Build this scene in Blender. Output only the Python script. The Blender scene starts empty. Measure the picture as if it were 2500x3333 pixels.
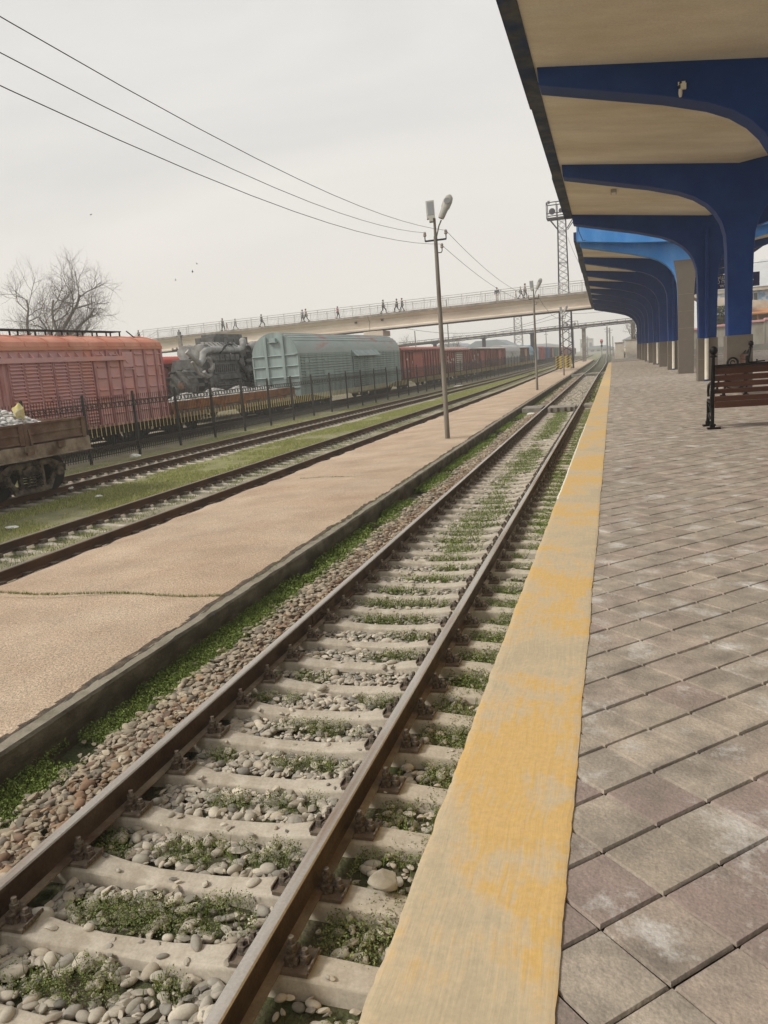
import bpy, math, random
import numpy as np
from mathutils import Vector, Matrix
random.seed(7); RNG = np.random.default_rng(7)
S = bpy.context.scene
C = S.collection
PI = math.pi; R = math.radians

# ------------------------------------------------------------------ camera
cam_d = bpy.data.cameras.new('camera'); cam = bpy.data.objects.new('camera', cam_d); C.objects.link(cam)
yaw, pitch, roll = 0.297, -0.187, -0.077
fw = Vector((-math.sin(yaw)*math.cos(pitch), math.cos(yaw)*math.cos(pitch), math.sin(pitch)))
rt = Vector((math.cos(yaw), math.sin(yaw), 0)); up = rt.cross(fw)
rt, up = math.cos(roll)*rt + math.sin(roll)*up, -math.sin(roll)*rt + math.cos(roll)*up
m3 = Matrix((rt, up, -fw)).transposed()
cam.matrix_world = Matrix.Translation((2.433, 0, 2.582)) @ m3.to_4x4()
cam_d.sensor_fit = 'VERTICAL'; cam_d.sensor_height = 36.0; cam_d.lens = 36.0*2540/3333
cam_d.clip_start = 0.05; cam_d.clip_end = 3000
S.camera = cam

# ------------------------------------------------------------------ sky and sun
W = bpy.data.worlds.new('World'); S.world = W; W.use_nodes = True
nt = W.node_tree; nt.nodes.clear()
def N(tree, typ, **kw):
    n = tree.nodes.new(typ)
    for k, v in kw.items():
        if k.startswith('i_'): n.inputs[k[2:].replace('_', ' ')].default_value = v
        elif isinstance(k, str) and k[0] == 'n' and k[1:].isdigit(): n.inputs[int(k[1:])].default_value = v
        else: setattr(n, k, v)
    return n
SUN_EL, SUN_AZ = R(42), R(-118)      # azimuth from +Y towards +X
sky = N(nt, 'ShaderNodeTexSky', sky_type='NISHITA', sun_disc=False, sun_elevation=SUN_EL, sun_rotation=SUN_AZ, dust_density=6.0, air_density=1.0, ozone_density=1.0)
tc = N(nt, 'ShaderNodeTexCoord')
mp = N(nt, 'ShaderNodeMapping'); mp.inputs['Scale'].default_value = (1.0, 1.0, 2.6)
nt.links.new(tc.outputs['Generated'], mp.inputs['Vector'])
no = N(nt, 'ShaderNodeTexNoise', i_Scale=1.25, i_Detail=7.0, i_Roughness=0.55, i_Distortion=0.9)
nt.links.new(mp.outputs[0], no.inputs['Vector'])
cr = N(nt, 'ShaderNodeValToRGB')
cr.color_ramp.elements[0].position = 0.3; cr.color_ramp.elements[0].color = (3.95, 4.08, 4.22, 1)
cr.color_ramp.elements[1].position = 0.72; cr.color_ramp.elements[1].color = (6.5, 6.35, 6.1, 1)
nt.links.new(no.outputs['Fac'], cr.inputs['Fac'])
sx = N(nt, 'ShaderNodeSeparateXYZ'); nt.links.new(tc.outputs['Generated'], sx.inputs[0])
mr = N(nt, 'ShaderNodeMapRange'); mr.inputs['From Min'].default_value = 0.0; mr.inputs['From Max'].default_value = 0.55
mr.inputs['To Min'].default_value = 1.0; mr.inputs['To Max'].default_value = 0.0
nt.links.new(sx.outputs['Z'], mr.inputs['Value'])
mh = N(nt, 'ShaderNodeMix', data_type='RGBA', blend_type='MIX')
mh.inputs[7].default_value = (6.35, 6.02, 5.5, 1)
nt.links.new(mr.outputs[0], mh.inputs[0]); nt.links.new(cr.outputs[0], mh.inputs[6])
mx = N(nt, 'ShaderNodeMix', data_type='RGBA', blend_type='MIX'); mx.inputs[0].default_value = 0.93
nt.links.new(sky.outputs[0], mx.inputs[6]); nt.links.new(mh.outputs[2], mx.inputs[7])
bg = N(nt, 'ShaderNodeBackground'); bg.inputs['Strength'].default_value = 0.10
wo = N(nt, 'ShaderNodeOutputWorld')
nt.links.new(mx.outputs[2], bg.inputs['Color']); nt.links.new(bg.outputs[0], wo.inputs['Surface'])
sd = bpy.data.lights.new('sun', 'SUN'); sd.energy = 1.9; sd.angle = R(12); sd.color = (1.0, 0.95, 0.87)
so = bpy.data.objects.new('sun', sd); C.objects.link(so)
sv = Vector((math.sin(SUN_AZ)*math.cos(SUN_EL), math.cos(SUN_AZ)*math.cos(SUN_EL), math.sin(SUN_EL)))
so.rotation_euler = sv.to_track_quat('Z', 'Y').to_euler(); so.location = (0, 0, 60)
S.view_settings.view_transform = 'Standard'; S.view_settings.look = 'None'
S.view_settings.exposure = 0.52; S.view_settings.gamma = 1.0
S.render.engine = 'CYCLES'; S.cycles.use_denoising = True
S.cycles.max_bounces = 6; S.cycles.volume_bounces = 1; S.cycles.transparent_max_bounces = 4
S.cycles.caustics_reflective = False; S.cycles.caustics_refractive = False

# ------------------------------------------------------------------ materials
def mat(name, col, rough=0.85, var=0.25, scale=2.0, dirt=None, damt=0.5, dscale=1.5, stretch=(1, 1, 1), metal=0.0, bump=0.0, bscale=40.0, attr=False, spec=0.3, fine=0.15, fscale=60.0, sharp=0.12, trans=0.0):
    m = bpy.data.materials.new(name); m.use_nodes = True; t = m.node_tree; t.nodes.clear()
    out = N(t, 'ShaderNodeOutputMaterial'); b = N(t, 'ShaderNodeBsdfPrincipled')
    b.inputs['Roughness'].default_value = rough; b.inputs['Metallic'].default_value = metal
    b.inputs['Specular IOR Level'].default_value = spec
    tcn = N(t, 'ShaderNodeTexCoord'); mpn = N(t, 'ShaderNodeMapping'); mpn.inputs['Scale'].default_value = stretch
    t.links.new(tcn.outputs['Object'], mpn.inputs['Vector'])
    n1 = N(t, 'ShaderNodeTexNoise', i_Scale=scale, i_Detail=6.0, i_Roughness=0.6); t.links.new(mpn.outputs[0], n1.inputs['Vector'])
    n2 = N(t, 'ShaderNodeTexNoise', i_Scale=fscale, i_Detail=3.0, i_Roughness=0.7); t.links.new(tcn.outputs['Object'], n2.inputs['Vector'])
    def rng(src, a, bb):
        r = N(t, 'ShaderNodeMapRange'); r.inputs['From Min'].default_value = 0.25; r.inputs['From Max'].default_value = 0.75
        r.inputs['To Min'].default_value = a; r.inputs['To Max'].default_value = bb
        t.links.new(src, r.inputs['Value']); return r.outputs[0]
    v1 = rng(n1.outputs['Fac'], 1-var, 1+var*0.8); v2 = rng(n2.outputs['Fac'], 1-fine, 1+fine)
    mu = N(t, 'ShaderNodeMath', operation='MULTIPLY'); t.links.new(v1, mu.inputs[0]); t.links.new(v2, mu.inputs[1])
    if attr:
        a = N(t, 'ShaderNodeAttribute', attribute_name='Col'); csrc = a.outputs['Color']
    else:
        a = N(t, 'ShaderNodeRGB'); a.outputs[0].default_value = (*col, 1); csrc = a.outputs[0]
    if dirt is not None:
        n3 = N(t, 'ShaderNodeTexNoise', i_Scale=dscale, i_Detail=8.0, i_Roughness=0.65); t.links.new(mpn.outputs[0], n3.inputs['Vector'])
        r3 = N(t, 'ShaderNodeMapRange'); c0 = 0.62-0.3*damt
        r3.inputs['From Min'].default_value = c0-sharp; r3.inputs['From Max'].default_value = c0+sharp
        t.links.new(n3.outputs['Fac'], r3.inputs['Value'])
        md = N(t, 'ShaderNodeMix', data_type='RGBA', blend_type='MIX'); md.inputs[7].default_value = (*dirt, 1)
        t.links.new(r3.outputs[0], md.inputs[0]); t.links.new(csrc, md.inputs[6]); csrc = md.outputs[2]
    vm = N(t, 'ShaderNodeVectorMath', operation='SCALE'); t.links.new(csrc, vm.inputs[0]); t.links.new(mu.outputs[0], vm.inputs['Scale'])
    t.links.new(vm.outputs[0], b.inputs['Base Color'])
    if bump:
        nb = N(t, 'ShaderNodeTexNoise', i_Scale=bscale, i_Detail=4.0); t.links.new(mpn.outputs[0], nb.inputs['Vector'])
        bp = N(t, 'ShaderNodeBump'); bp.inputs['Strength'].default_value = bump; bp.inputs['Distance'].default_value = 0.02
        t.links.new(nb.outputs['Fac'], bp.inputs['Height']); t.links.new(bp.outputs[0], b.inputs['Normal'])
    if trans: b.inputs['Transmission Weight'].default_value = trans
    t.links.new(b.outputs[0], out.inputs['Surface'])
    return m

M = {}
M['rail_top'] = mat('worn_rail_steel', (0.50, 0.46, 0.41), 0.24, 0.25, 3, metal=0.5, stretch=(6, .4, 6), dirt=(0.24, 0.17, 0.12), damt=0.2)
M['rail_side'] = mat('rail_rust', (0.050, 0.030, 0.020), 0.8, 0.4, 4, dirt=(0.10, 0.07, 0.048), damt=0.35, bump=0.3)
M['rail_foot'] = mat('dusty_rail_foot', (0.27, 0.225, 0.17), 0.9, 0.35, 5, dirt=(0.10, 0.06, 0.04), damt=0.35, bump=.2)
M['rust_rail'] = mat('brown_rusted_rail', (0.125, 0.065, 0.034), 0.85, 0.35, 3, dirt=(0.055, 0.032, 0.022), damt=0.4)
M['rust_top'] = mat('dull_rail_head', (0.25, 0.20, 0.155), 0.5, 0.3, 3, metal=.3, stretch=(4, .4, 4))
M['fastener'] = mat('rusty_fastener', (0.085, 0.060, 0.045), 0.85, 0.4, 25, dirt=(0.20, 0.17, 0.13), damt=.3, dscale=30)
M['sleeper'] = mat('concrete_sleeper', (0.54, 0.485, 0.40), 0.85, 0.16, 3, dirt=(0.36, 0.31, 0.24), damt=0.3, dscale=6, bump=.10, bscale=50)
M['stone'] = mat('ballast_stone', (0.4, 0.36, 0.3), 0.85, 0.22, 22, attr=True, fine=.12, fscale=160)
M['leaf'] = mat('weed_leaf', (0.08, 0.14, 0.03), 0.8, 0.2, 8, attr=True, fine=.05, spec=.1)
M['bed'] = mat('track_bed_dirt', (0.115, 0.096, 0.07), 0.95, 0.4, 3.5, dirt=(0.07, 0.085, 0.03), damt=0.42, dscale=2.2, bump=.8, bscale=45, fine=.35, fscale=40)
M['ground'] = mat('dirt_ground', (0.30, 0.27, 0.20), 0.95, 0.3, 0.4, dirt=(0.16, 0.17, 0.07), damt=0.45, dscale=.15, bump=.4, fine=.3, fscale=14)
M['field'] = mat('grass_field_soil', (0.2, 0.2, 0.1), 0.95, 0.28, 2.2, attr=True, bump=.7, bscale=18, fine=.4, fscale=26)
M['asphalt'] = mat('pinkish_worn_asphalt', (0.425, 0.302, 0.205), 0.95, 0.20, 0.8, dirt=(0.53, 0.42, 0.31), damt=0.38, dscale=.5, bump=.8, bscale=60, fine=.55, fscale=42, sharp=.2)
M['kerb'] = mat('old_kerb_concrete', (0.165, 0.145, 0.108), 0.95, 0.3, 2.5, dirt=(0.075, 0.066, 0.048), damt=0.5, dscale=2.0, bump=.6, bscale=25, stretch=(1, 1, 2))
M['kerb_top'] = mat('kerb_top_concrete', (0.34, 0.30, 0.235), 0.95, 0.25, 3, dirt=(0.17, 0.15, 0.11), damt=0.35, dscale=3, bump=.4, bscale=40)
M['crumble'] = mat('crumbled_asphalt_edge', (0.085, 0.07, 0.056), 0.95, 0.4, 9, dirt=(0.16, 0.12, 0.085), damt=0.35, dscale=8, bump=.8, bscale=60)
M['joint'] = mat('paving_joint', (0.12, 0.10, 0.082), 0.95, 0.35, 4, dirt=(0.28, 0.24, 0.19), damt=0.4, dscale=1.6, bump=.3)
M['navy'] = mat('navy_painted_concrete', (0.004, 0.038, 0.19), 0.6, 0.14, 1.2, dirt=(0.010, 0.055, 0.215), damt=.25, fine=.05, bump=.12, bscale=30)
M['lit_blue'] = mat('sky_lit_blue_fascia_paint', (0.050, 0.235, 0.610), 0.6, 0.12, 1.0, dirt=(0.11, 0.31, 0.66), damt=.32, dscale=.8, stretch=(1.5, 1, .7))  # light blue front paint, with the skylight on it put into the colour
M['soffit'] = mat('cream_canopy_soffit', (0.90, 0.84, 0.70), 0.9, 0.14, .7, dirt=(0.70, 0.60, 0.45), damt=.32, dscale=.6, fine=.1, fscale=30, stretch=(.5, 1.3, 1), sharp=.17)
M['edge'] = mat('weathered_canopy_edge', (0.018, 0.042, 0.105), 0.85, 0.3, 2.0, dirt=(0.11, 0.11, 0.10), damt=.3)
M['roof_top'] = mat('canopy_roofing', (0.12, 0.12, 0.12), 0.9, 0.2, 1)
M['granite'] = mat('brown_column_tile', (0.145, 0.122, 0.098), 0.42, 0.08, 5, fine=.22, fscale=130, spec=.4)
M['white_pipe'] = mat('white_pipe_paint', (0.78, 0.73, 0.62), 0.6, 0.12, 3)
M['black_iron'] = mat('black_iron', (0.006, 0.006, 0.006), 0.5, 0.2, 8, spec=.2)
M['wood'] = mat('varnished_red_brown_wood', (0.085, 0.031, 0.016), 0.42, 0.4, 3.0, stretch=(1.2, 14, 14), dirt=(0.055, 0.018, 0.010), damt=.4, spec=.45)
M['pole'] = mat('grey_steel_pole', (0.27, 0.245, 0.21), 0.75, 0.2, 3, stretch=(3, 3, .5), dirt=(0.12, 0.10, 0.08), damt=.3)
M['lamp'] = mat('grey_lamp_casing', (0.36, 0.35, 0.31), 0.5, 0.1, 3)
M['lamp_glass'] = mat('lamp_lens', (0.22, 0.22, 0.22), 0.25, 0.05, 3, spec=.5)
M['wire'] = mat('wire', (0.04, 0.04, 0.042), 0.7, 0.1, 3)
M['insulator'] = mat('insulator_porcelain', (0.36, 0.31, 0.26), 0.4, 0.1, 9)
M['mast'] = mat('dark_lattice_steel', (0.036, 0.030, 0.040), 0.8, 0.25, 3)
M['mast_pale'] = mat('pale_lattice_steel', (0.20, 0.19, 0.18), 0.8, 0.2, 3)
M['haz_yellow'] = mat('yellow_hazard_paint', (0.55, 0.40, 0.07), 0.7, 0.2, 3)
M['haz_black'] = mat('black_hazard_paint', (0.03, 0.03, 0.03), 0.7, 0.2, 3)
M['bridge'] = mat('pale_bridge_concrete', (0.74, 0.665, 0.56), 0.9, 0.14, .3, dirt=(0.45, 0.36, 0.275), damt=.36, dscale=.18, stretch=(.6, 1, 2.5), sharp=.2)
M['bridge_edge'] = mat('stained_slab_edge', (0.36, 0.33, 0.285), 0.9, 0.3, 1.2, dirt=(0.2, 0.18, 0.15), damt=.35, dscale=1.4)
M['railing'] = mat('grey_railing_paint', (0.50, 0.485, 0.47), 0.6, 0.1, 2)
M['pink'] = mat('faded_pink_wagon_paint', (0.56, 0.325, 0.32), 0.8, 0.2, 1.1, dirt=(0.54, 0.25, 0.18), damt=.2, dscale=.55, stretch=(1, 1, .8), bump=.1)
M['pink_dark'] = mat('red_wagon_rib_paint', (0.36, 0.15, 0.14), 0.8, 0.25, 2, dirt=(0.46, 0.24, 0.23), damt=.4)
M['pink_roof'] = mat('orange_red_wagon_roof', (0.58, 0.275, 0.19), 0.75, 0.2, 1.0, dirt=(0.50, 0.19, 0.12), damt=.35, dscale=.7)
M['red'] = mat('dull_red_wagon_paint', (0.31, 0.085, 0.065), 0.8, 0.3, 1.2, dirt=(0.40, 0.15, 0.115), damt=.42, dscale=.8)
M['red_dark'] = mat('dark_red_wagon_paint', (0.12, 0.036, 0.028), 0.85, 0.3, 2)
M['red_door'] = mat('light_red_door_paint', (0.40, 0.125, 0.10), 0.8, 0.2, 2)
M['red_roof'] = mat('bright_red_roof_paint', (0.42, 0.06, 0.04), 0.7, 0.2, 1)
M['brown'] = mat('rusty_brown_wagon_steel', (0.115, 0.060, 0.038), 0.9, 0.35, 2.2, dirt=(0.20, 0.14, 0.10), damt=.3, dscale=1.6, bump=.3, bscale=20)
M['dust'] = mat('dusty_frame_steel', (0.31, 0.255, 0.19), 0.95, 0.3, 2.4, dirt=(0.12, 0.075, 0.05), damt=.4, dscale=2, bump=.3)
M['bogie'] = mat('greasy_bogie_steel', (0.19, 0.155, 0.122), 0.8, 0.4, 5, dirt=(0.03, 0.025, 0.022), damt=.42, dscale=4)
M['bogie_dark'] = mat('dark_underframe', (0.022, 0.020, 0.019), 0.9, 0.4, 5)
M['orange'] = mat('rust_orange_wagon_board', (0.43, 0.18, 0.055), 0.85, 0.3, 2.0, dirt=(0.20, 0.085, 0.04), damt=.45, dscale=1.5)
M['teal'] = mat('grey_green_wagon_paint', (0.355, 0.435, 0.42), 0.8, 0.14, .8, dirt=(0.205, 0.25, 0.24), damt=.42, dscale=1.6, stretch=(1, 1.6, .14), sharp=.14)
M['teal_roof'] = mat('grey_green_roof_with_red_wear', (0.34, 0.395, 0.38), 0.75, 0.2, 1, dirt=(0.36, 0.17, 0.15), damt=.14, dscale=1.0, stretch=(1.0, .3, 1), sharp=.07)
M['teal_dark'] = mat('dark_green_louvre', (0.105, 0.15, 0.145), 0.85, 0.2, 3)
M['mark'] = mat('faded_white_marking', (0.55, 0.50, 0.45), 0.9, 0.35, 8)
M['mark_green'] = mat('faded_green_marking', (0.36, 0.50, 0.45), 0.9, 0.25, 8)
M['grey_wagon'] = mat('pale_grey_wagon_paint', (0.44, 0.435, 0.42), 0.8, 0.12, 1)
M['blue_wagon'] = mat('blue_wagon_paint', (0.06, 0.115, 0.24), 0.8, 0.2, 1)
M['ltblue'] = mat('light_blue_wagon_paint', (0.24, 0.38, 0.48), 0.8, 0.15, 1)
M['crimson'] = mat('crimson_wagon_paint', (0.40, 0.075, 0.07), 0.8, 0.2, 1)
M['green_wagon'] = mat('green_wagon_paint', (0.115, 0.20, 0.165), 0.8, 0.2, 1)
M['beige'] = mat('beige_wagon_paint', (0.40, 0.34, 0.245), 0.8, 0.2, 1)
M['tan_door'] = mat('tan_wagon_door', (0.40, 0.235, 0.15), 0.8, 0.2, 1)
M['engine'] = mat('grimy_grey_engine_casting', (0.155, 0.153, 0.145), 0.65, 0.3, 2.5, dirt=(0.07, 0.066, 0.06), damt=.4, dscale=1.8, bump=.3, bscale=15)
M['engine_pipe'] = mat('grey_engine_pipe', (0.37, 0.366, 0.352), 0.6, 0.25, 2.5, dirt=(0.2, 0.19, 0.17), damt=.35)
M['engine_dark'] = mat('dark_engine_recess', (0.018, 0.017, 0.016), 0.7, 0.4, 4)  # near-black tone for slot backs, gearbox, hoses and drum core
M['gold'] = mat('gold_painted_twist', (0.50, 0.40, 0.165), 0.6, 0.2, 12)
M['fence'] = mat('charcoal_fence_paint', (0.034, 0.031, 0.028), 0.6, 0.2, 4)
M['bark'] = mat('bare_tree_bark', (0.135, 0.115, 0.100), 0.95, 0.3, 3)
M['twig'] = mat('bare_twigs', (0.19, 0.165, 0.15), 0.95, 0.2, 3)
M['skin'] = mat('skin', (0.48, 0.30, 0.22), 0.6, 0.05, 3)
M['hair'] = mat('dark_hair', (0.02, 0.016, 0.013), 0.6, 0.1, 9)
M['dark_cloth'] = mat('dark_cloth', (0.028, 0.028, 0.033), 0.9, 0.15, 6)
M['navy_cloth'] = mat('navy_cloth', (0.030, 0.040, 0.075), 0.9, 0.15, 6)
M['grey_cloth'] = mat('grey_cloth', (0.17, 0.16, 0.155), 0.9, 0.15, 6)
M['tan_cloth'] = mat('tan_cloth', (0.30, 0.25, 0.19), 0.9, 0.15, 6)
M['red_cloth'] = mat('red_cloth', (0.38, 0.035, 0.06), 0.9, 0.12, 6)
M['pink_cloth'] = mat('pink_cloth', (0.42, 0.25, 0.24), 0.9, 0.12, 6)
M['pale_cloth'] = mat('cream_cloth', (0.62, 0.56, 0.46), 0.9, 0.1, 6)
M['shoe'] = mat('dark_shoe', (0.02, 0.018, 0.017), 0.7, 0.1, 6)
M['wall'] = mat('grey_boundary_wall', (0.36, 0.34, 0.285), 0.9, 0.2, .6, dirt=(0.24, 0.215, 0.17), damt=.4, dscale=.7, stretch=(1.5, 1, .5))
M['coping'] = mat('pink_wall_coping', (0.56, 0.30, 0.30), 0.8, 0.15, 2)
M['cream_wall'] = mat('cream_render', (0.60, 0.545, 0.45), 0.9, 0.1, .8, dirt=(0.42, 0.35, 0.27), damt=.3, dscale=.8)
M['plinth'] = mat('grey_plinth', (0.20, 0.19, 0.165), 0.9, 0.2, 1)
M['mural'] = mat('blue_white_mural', (0.50, 0.53, 0.55), 0.85, 0.15, 1.5, dirt=(0.22, 0.36, 0.50), damt=.42, dscale=1.6, sharp=.03)
M['glass'] = mat('dark_window_glass', (0.045, 0.05, 0.055), 0.15, 0.1, 2, spec=.5)
M['orange_roof'] = mat('orange_roof_sheet', (0.47, 0.22, 0.10), 0.8, 0.15, 1)
M['pale_roof'] = mat('pale_metal_roof', (0.50, 0.51, 0.51), 0.6, 0.1, 1)
M['hangar'] = mat('blue_grey_roof_sheet', (0.25, 0.29, 0.31), 0.7, 0.1, .4)
M['hangar_wall'] = mat('pale_hall_wall', (0.42, 0.41, 0.38), 0.9, 0.1, .4)
M['hedge'] = mat('hedge_leaf', (0.055, 0.075, 0.03), 0.8, 0.25, 3, attr=True)
M['sign'] = mat('dark_blue_sign_board', (0.012, 0.014, 0.085), 0.5, 0.08, 2)
M['letter'] = mat('white_sign_lettering', (0.75, 0.75, 0.76), 0.6, 0.03, 2)
M['pipe'] = mat('grey_pipeline_lagging', (0.25, 0.235, 0.21), 0.75, 0.25, 1.2, dirt=(0.15, 0.12, 0.1), damt=.35)
M['slab'] = mat('crossing_concrete_slab', (0.34, 0.31, 0.265), 0.9, 0.25, 2.5, dirt=(0.17, 0.155, 0.13), damt=.35, bump=.3)
M['bag'] = mat('yellow_plastic_sack', (0.62, 0.52, 0.14), 0.5, 0.15, 8, dirt=(0.66, 0.60, 0.42), damt=.35, dscale=5)
M['litter'] = mat('white_litter', (0.75, 0.73, 0.68), 0.7, 0.1, 8)
M['red_lamp'] = bpy.data.materials.new('lit_red_signal'); M['red_lamp'].use_nodes = True
_b = M['red_lamp'].node_tree.nodes['Principled BSDF']; _b.inputs['Base Color'].default_value = (.6, .02, .02, 1); _b.inputs['Emission Color'].default_value = (1, .04, .04, 1); _b.inputs['Emission Strength'].default_value = .5

def tile_material():
    m = mat('clay_paving_tile', (0.3, 0.26, 0.22), 0.72, 0.20, 9, attr=True, dirt=(.235, .20, .165), damt=.3, dscale=5, sharp=.16, fine=.20, fscale=120, bump=.3, bscale=70, spec=.35)
    t = m.node_tree; b = [n for n in t.nodes if n.type == 'BSDF_PRINCIPLED'][0]
    src = b.inputs['Base Color'].links[0].from_socket
    tcn = [n for n in t.nodes if n.type == 'TEX_COORD'][0]
    # pale bloom of salts: blotches of their own, broken up by a fine noise
    a = N(t, 'ShaderNodeTexNoise', i_Scale=4.2, i_Detail=2.0, i_Roughness=.5); f = N(t, 'ShaderNodeTexNoise', i_Scale=38, i_Detail=6.0, i_Roughness=.75)
    t.links.new(tcn.outputs['Object'], a.inputs['Vector']); t.links.new(tcn.outputs['Object'], f.inputs['Vector'])
    s = N(t, 'ShaderNodeMath', operation='MULTIPLY_ADD'); s.inputs[1].default_value = .5
    t.links.new(f.outputs['Fac'], s.inputs[0]); t.links.new(a.outputs['Fac'], s.inputs[2])
    r = N(t, 'ShaderNodeMapRange'); r.inputs['From Min'].default_value = .815; r.inputs['From Max'].default_value = 1.0; r.inputs['To Max'].default_value = .8
    t.links.new(s.outputs[0], r.inputs['Value'])
    mm = N(t, 'ShaderNodeMix', data_type='RGBA', blend_type='MIX'); mm.inputs[7].default_value = (.62, .59, .55, 1)
    t.links.new(r.outputs[0], mm.inputs[0]); t.links.new(src, mm.inputs[6]); t.links.new(mm.outputs[2], b.inputs['Base Color'])
    return m
M['tile'] = tile_material()

def strip_material():
    m = bpy.data.materials.new('worn_yellow_edge_paint'); m.use_nodes = True; t = m.node_tree; t.nodes.clear()
    out = N(t, 'ShaderNodeOutputMaterial'); b = N(t, 'ShaderNodeBsdfPrincipled'); b.inputs['Roughness'].default_value = .72
    b.inputs['Specular IOR Level'].default_value = .3
    tcn = N(t, 'ShaderNodeTexCoord')
    wn = N(t, 'ShaderNodeTexNoise', i_Scale=1.6, i_Detail=2.0); t.links.new(tcn.outputs['Object'], wn.inputs['Vector'])
    sc = N(t, 'ShaderNodeVectorMath', operation='SCALE'); sc.inputs['Scale'].default_value = .10; t.links.new(wn.outputs['Color'], sc.inputs[0])
    ad = N(t, 'ShaderNodeVectorMath', operation='ADD'); t.links.new(tcn.outputs['Object'], ad.inputs[0]); t.links.new(sc.outputs[0], ad.inputs[1])
    mpn = N(t, 'ShaderNodeMapping'); mpn.inputs['Scale'].default_value = (42, 2.6, 6); mpn.inputs['Rotation'].default_value = (0, 0, .12)
    t.links.new(ad.outputs[0], mpn.inputs['Vector'])
    br = N(t, 'ShaderNodeTexNoise', i_Scale=1.6, i_Detail=5.0, i_Roughness=.6); t.links.new(mpn.outputs[0], br.inputs['Vector'])
    big = N(t, 'ShaderNodeTexNoise', i_Scale=1.5, i_Detail=4.0, i_Roughness=.55, i_Distortion=.6); t.links.new(tcn.outputs['Object'], big.inputs['Vector'])
    mid = N(t, 'ShaderNodeTexNoise', i_Scale=7, i_Detail=7.0, i_Roughness=.7); t.links.new(tcn.outputs['Object'], mid.inputs['Vector'])
    s1 = N(t, 'ShaderNodeMath', operation='MULTIPLY_ADD'); s1.inputs[1].default_value = .36; t.links.new(br.outputs['Fac'], s1.inputs[0]); t.links.new(big.outputs['Fac'], s1.inputs[2])
    s2 = N(t, 'ShaderNodeMath', operation='MULTIPLY_ADD'); s2.inputs[1].default_value = .44; t.links.new(mid.outputs['Fac'], s2.inputs[0]); t.links.new(s1.outputs[0], s2.inputs[2])
    cr = N(t, 'ShaderNodeValToRGB'); e = cr.color_ramp.elements
    e[0].position = .74; e[0].color = (.51, .415, .275, 1); e[1].position = 1.14; e[1].color = (.67, .425, .13, 1)
    for p, c in ((.84, (.57, .455, .295, 1)), (.92, (.62, .45, .24, 1)), (1.0, (.655, .435, .18, 1))):
        x = e.new(p); x.color = c
    t.links.new(s2.outputs[0], cr.inputs['Fac'])
    fin = N(t, 'ShaderNodeTexNoise', i_Scale=55, i_Detail=8.0, i_Roughness=.7); t.links.new(tcn.outputs['Object'], fin.inputs['Vector'])
    fr = N(t, 'ShaderNodeMapRange'); fr.inputs['From Min'].default_value = .25; fr.inputs['From Max'].default_value = .75; fr.inputs['To Min'].default_value = .86; fr.inputs['To Max'].default_value = 1.1; t.links.new(fin.outputs['Fac'], fr.inputs['Value'])
    vm = N(t, 'ShaderNodeVectorMath', operation='SCALE'); t.links.new(cr.outputs[0], vm.inputs[0]); t.links.new(fr.outputs[0], vm.inputs['Scale'])
    t.links.new(vm.outputs[0], b.inputs['Base Color'])
    bs = N(t, 'ShaderNodeMath', operation='MULTIPLY_ADD'); bs.inputs[1].default_value = .12; t.links.new(mid.outputs['Fac'], bs.inputs[0]); t.links.new(br.outputs['Fac'], bs.inputs[2])
    bp = N(t, 'ShaderNodeBump'); bp.inputs['Strength'].default_value = .4; bp.inputs['Distance'].default_value = .005
    t.links.new(bs.outputs[0], bp.inputs['Height']); t.links.new(bp.outputs[0], b.inputs['Normal']); t.links.new(b.outputs[0], out.inputs['Surface'])
    return m
M['strip'] = strip_material()
HAZE = 0.0012

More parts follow.
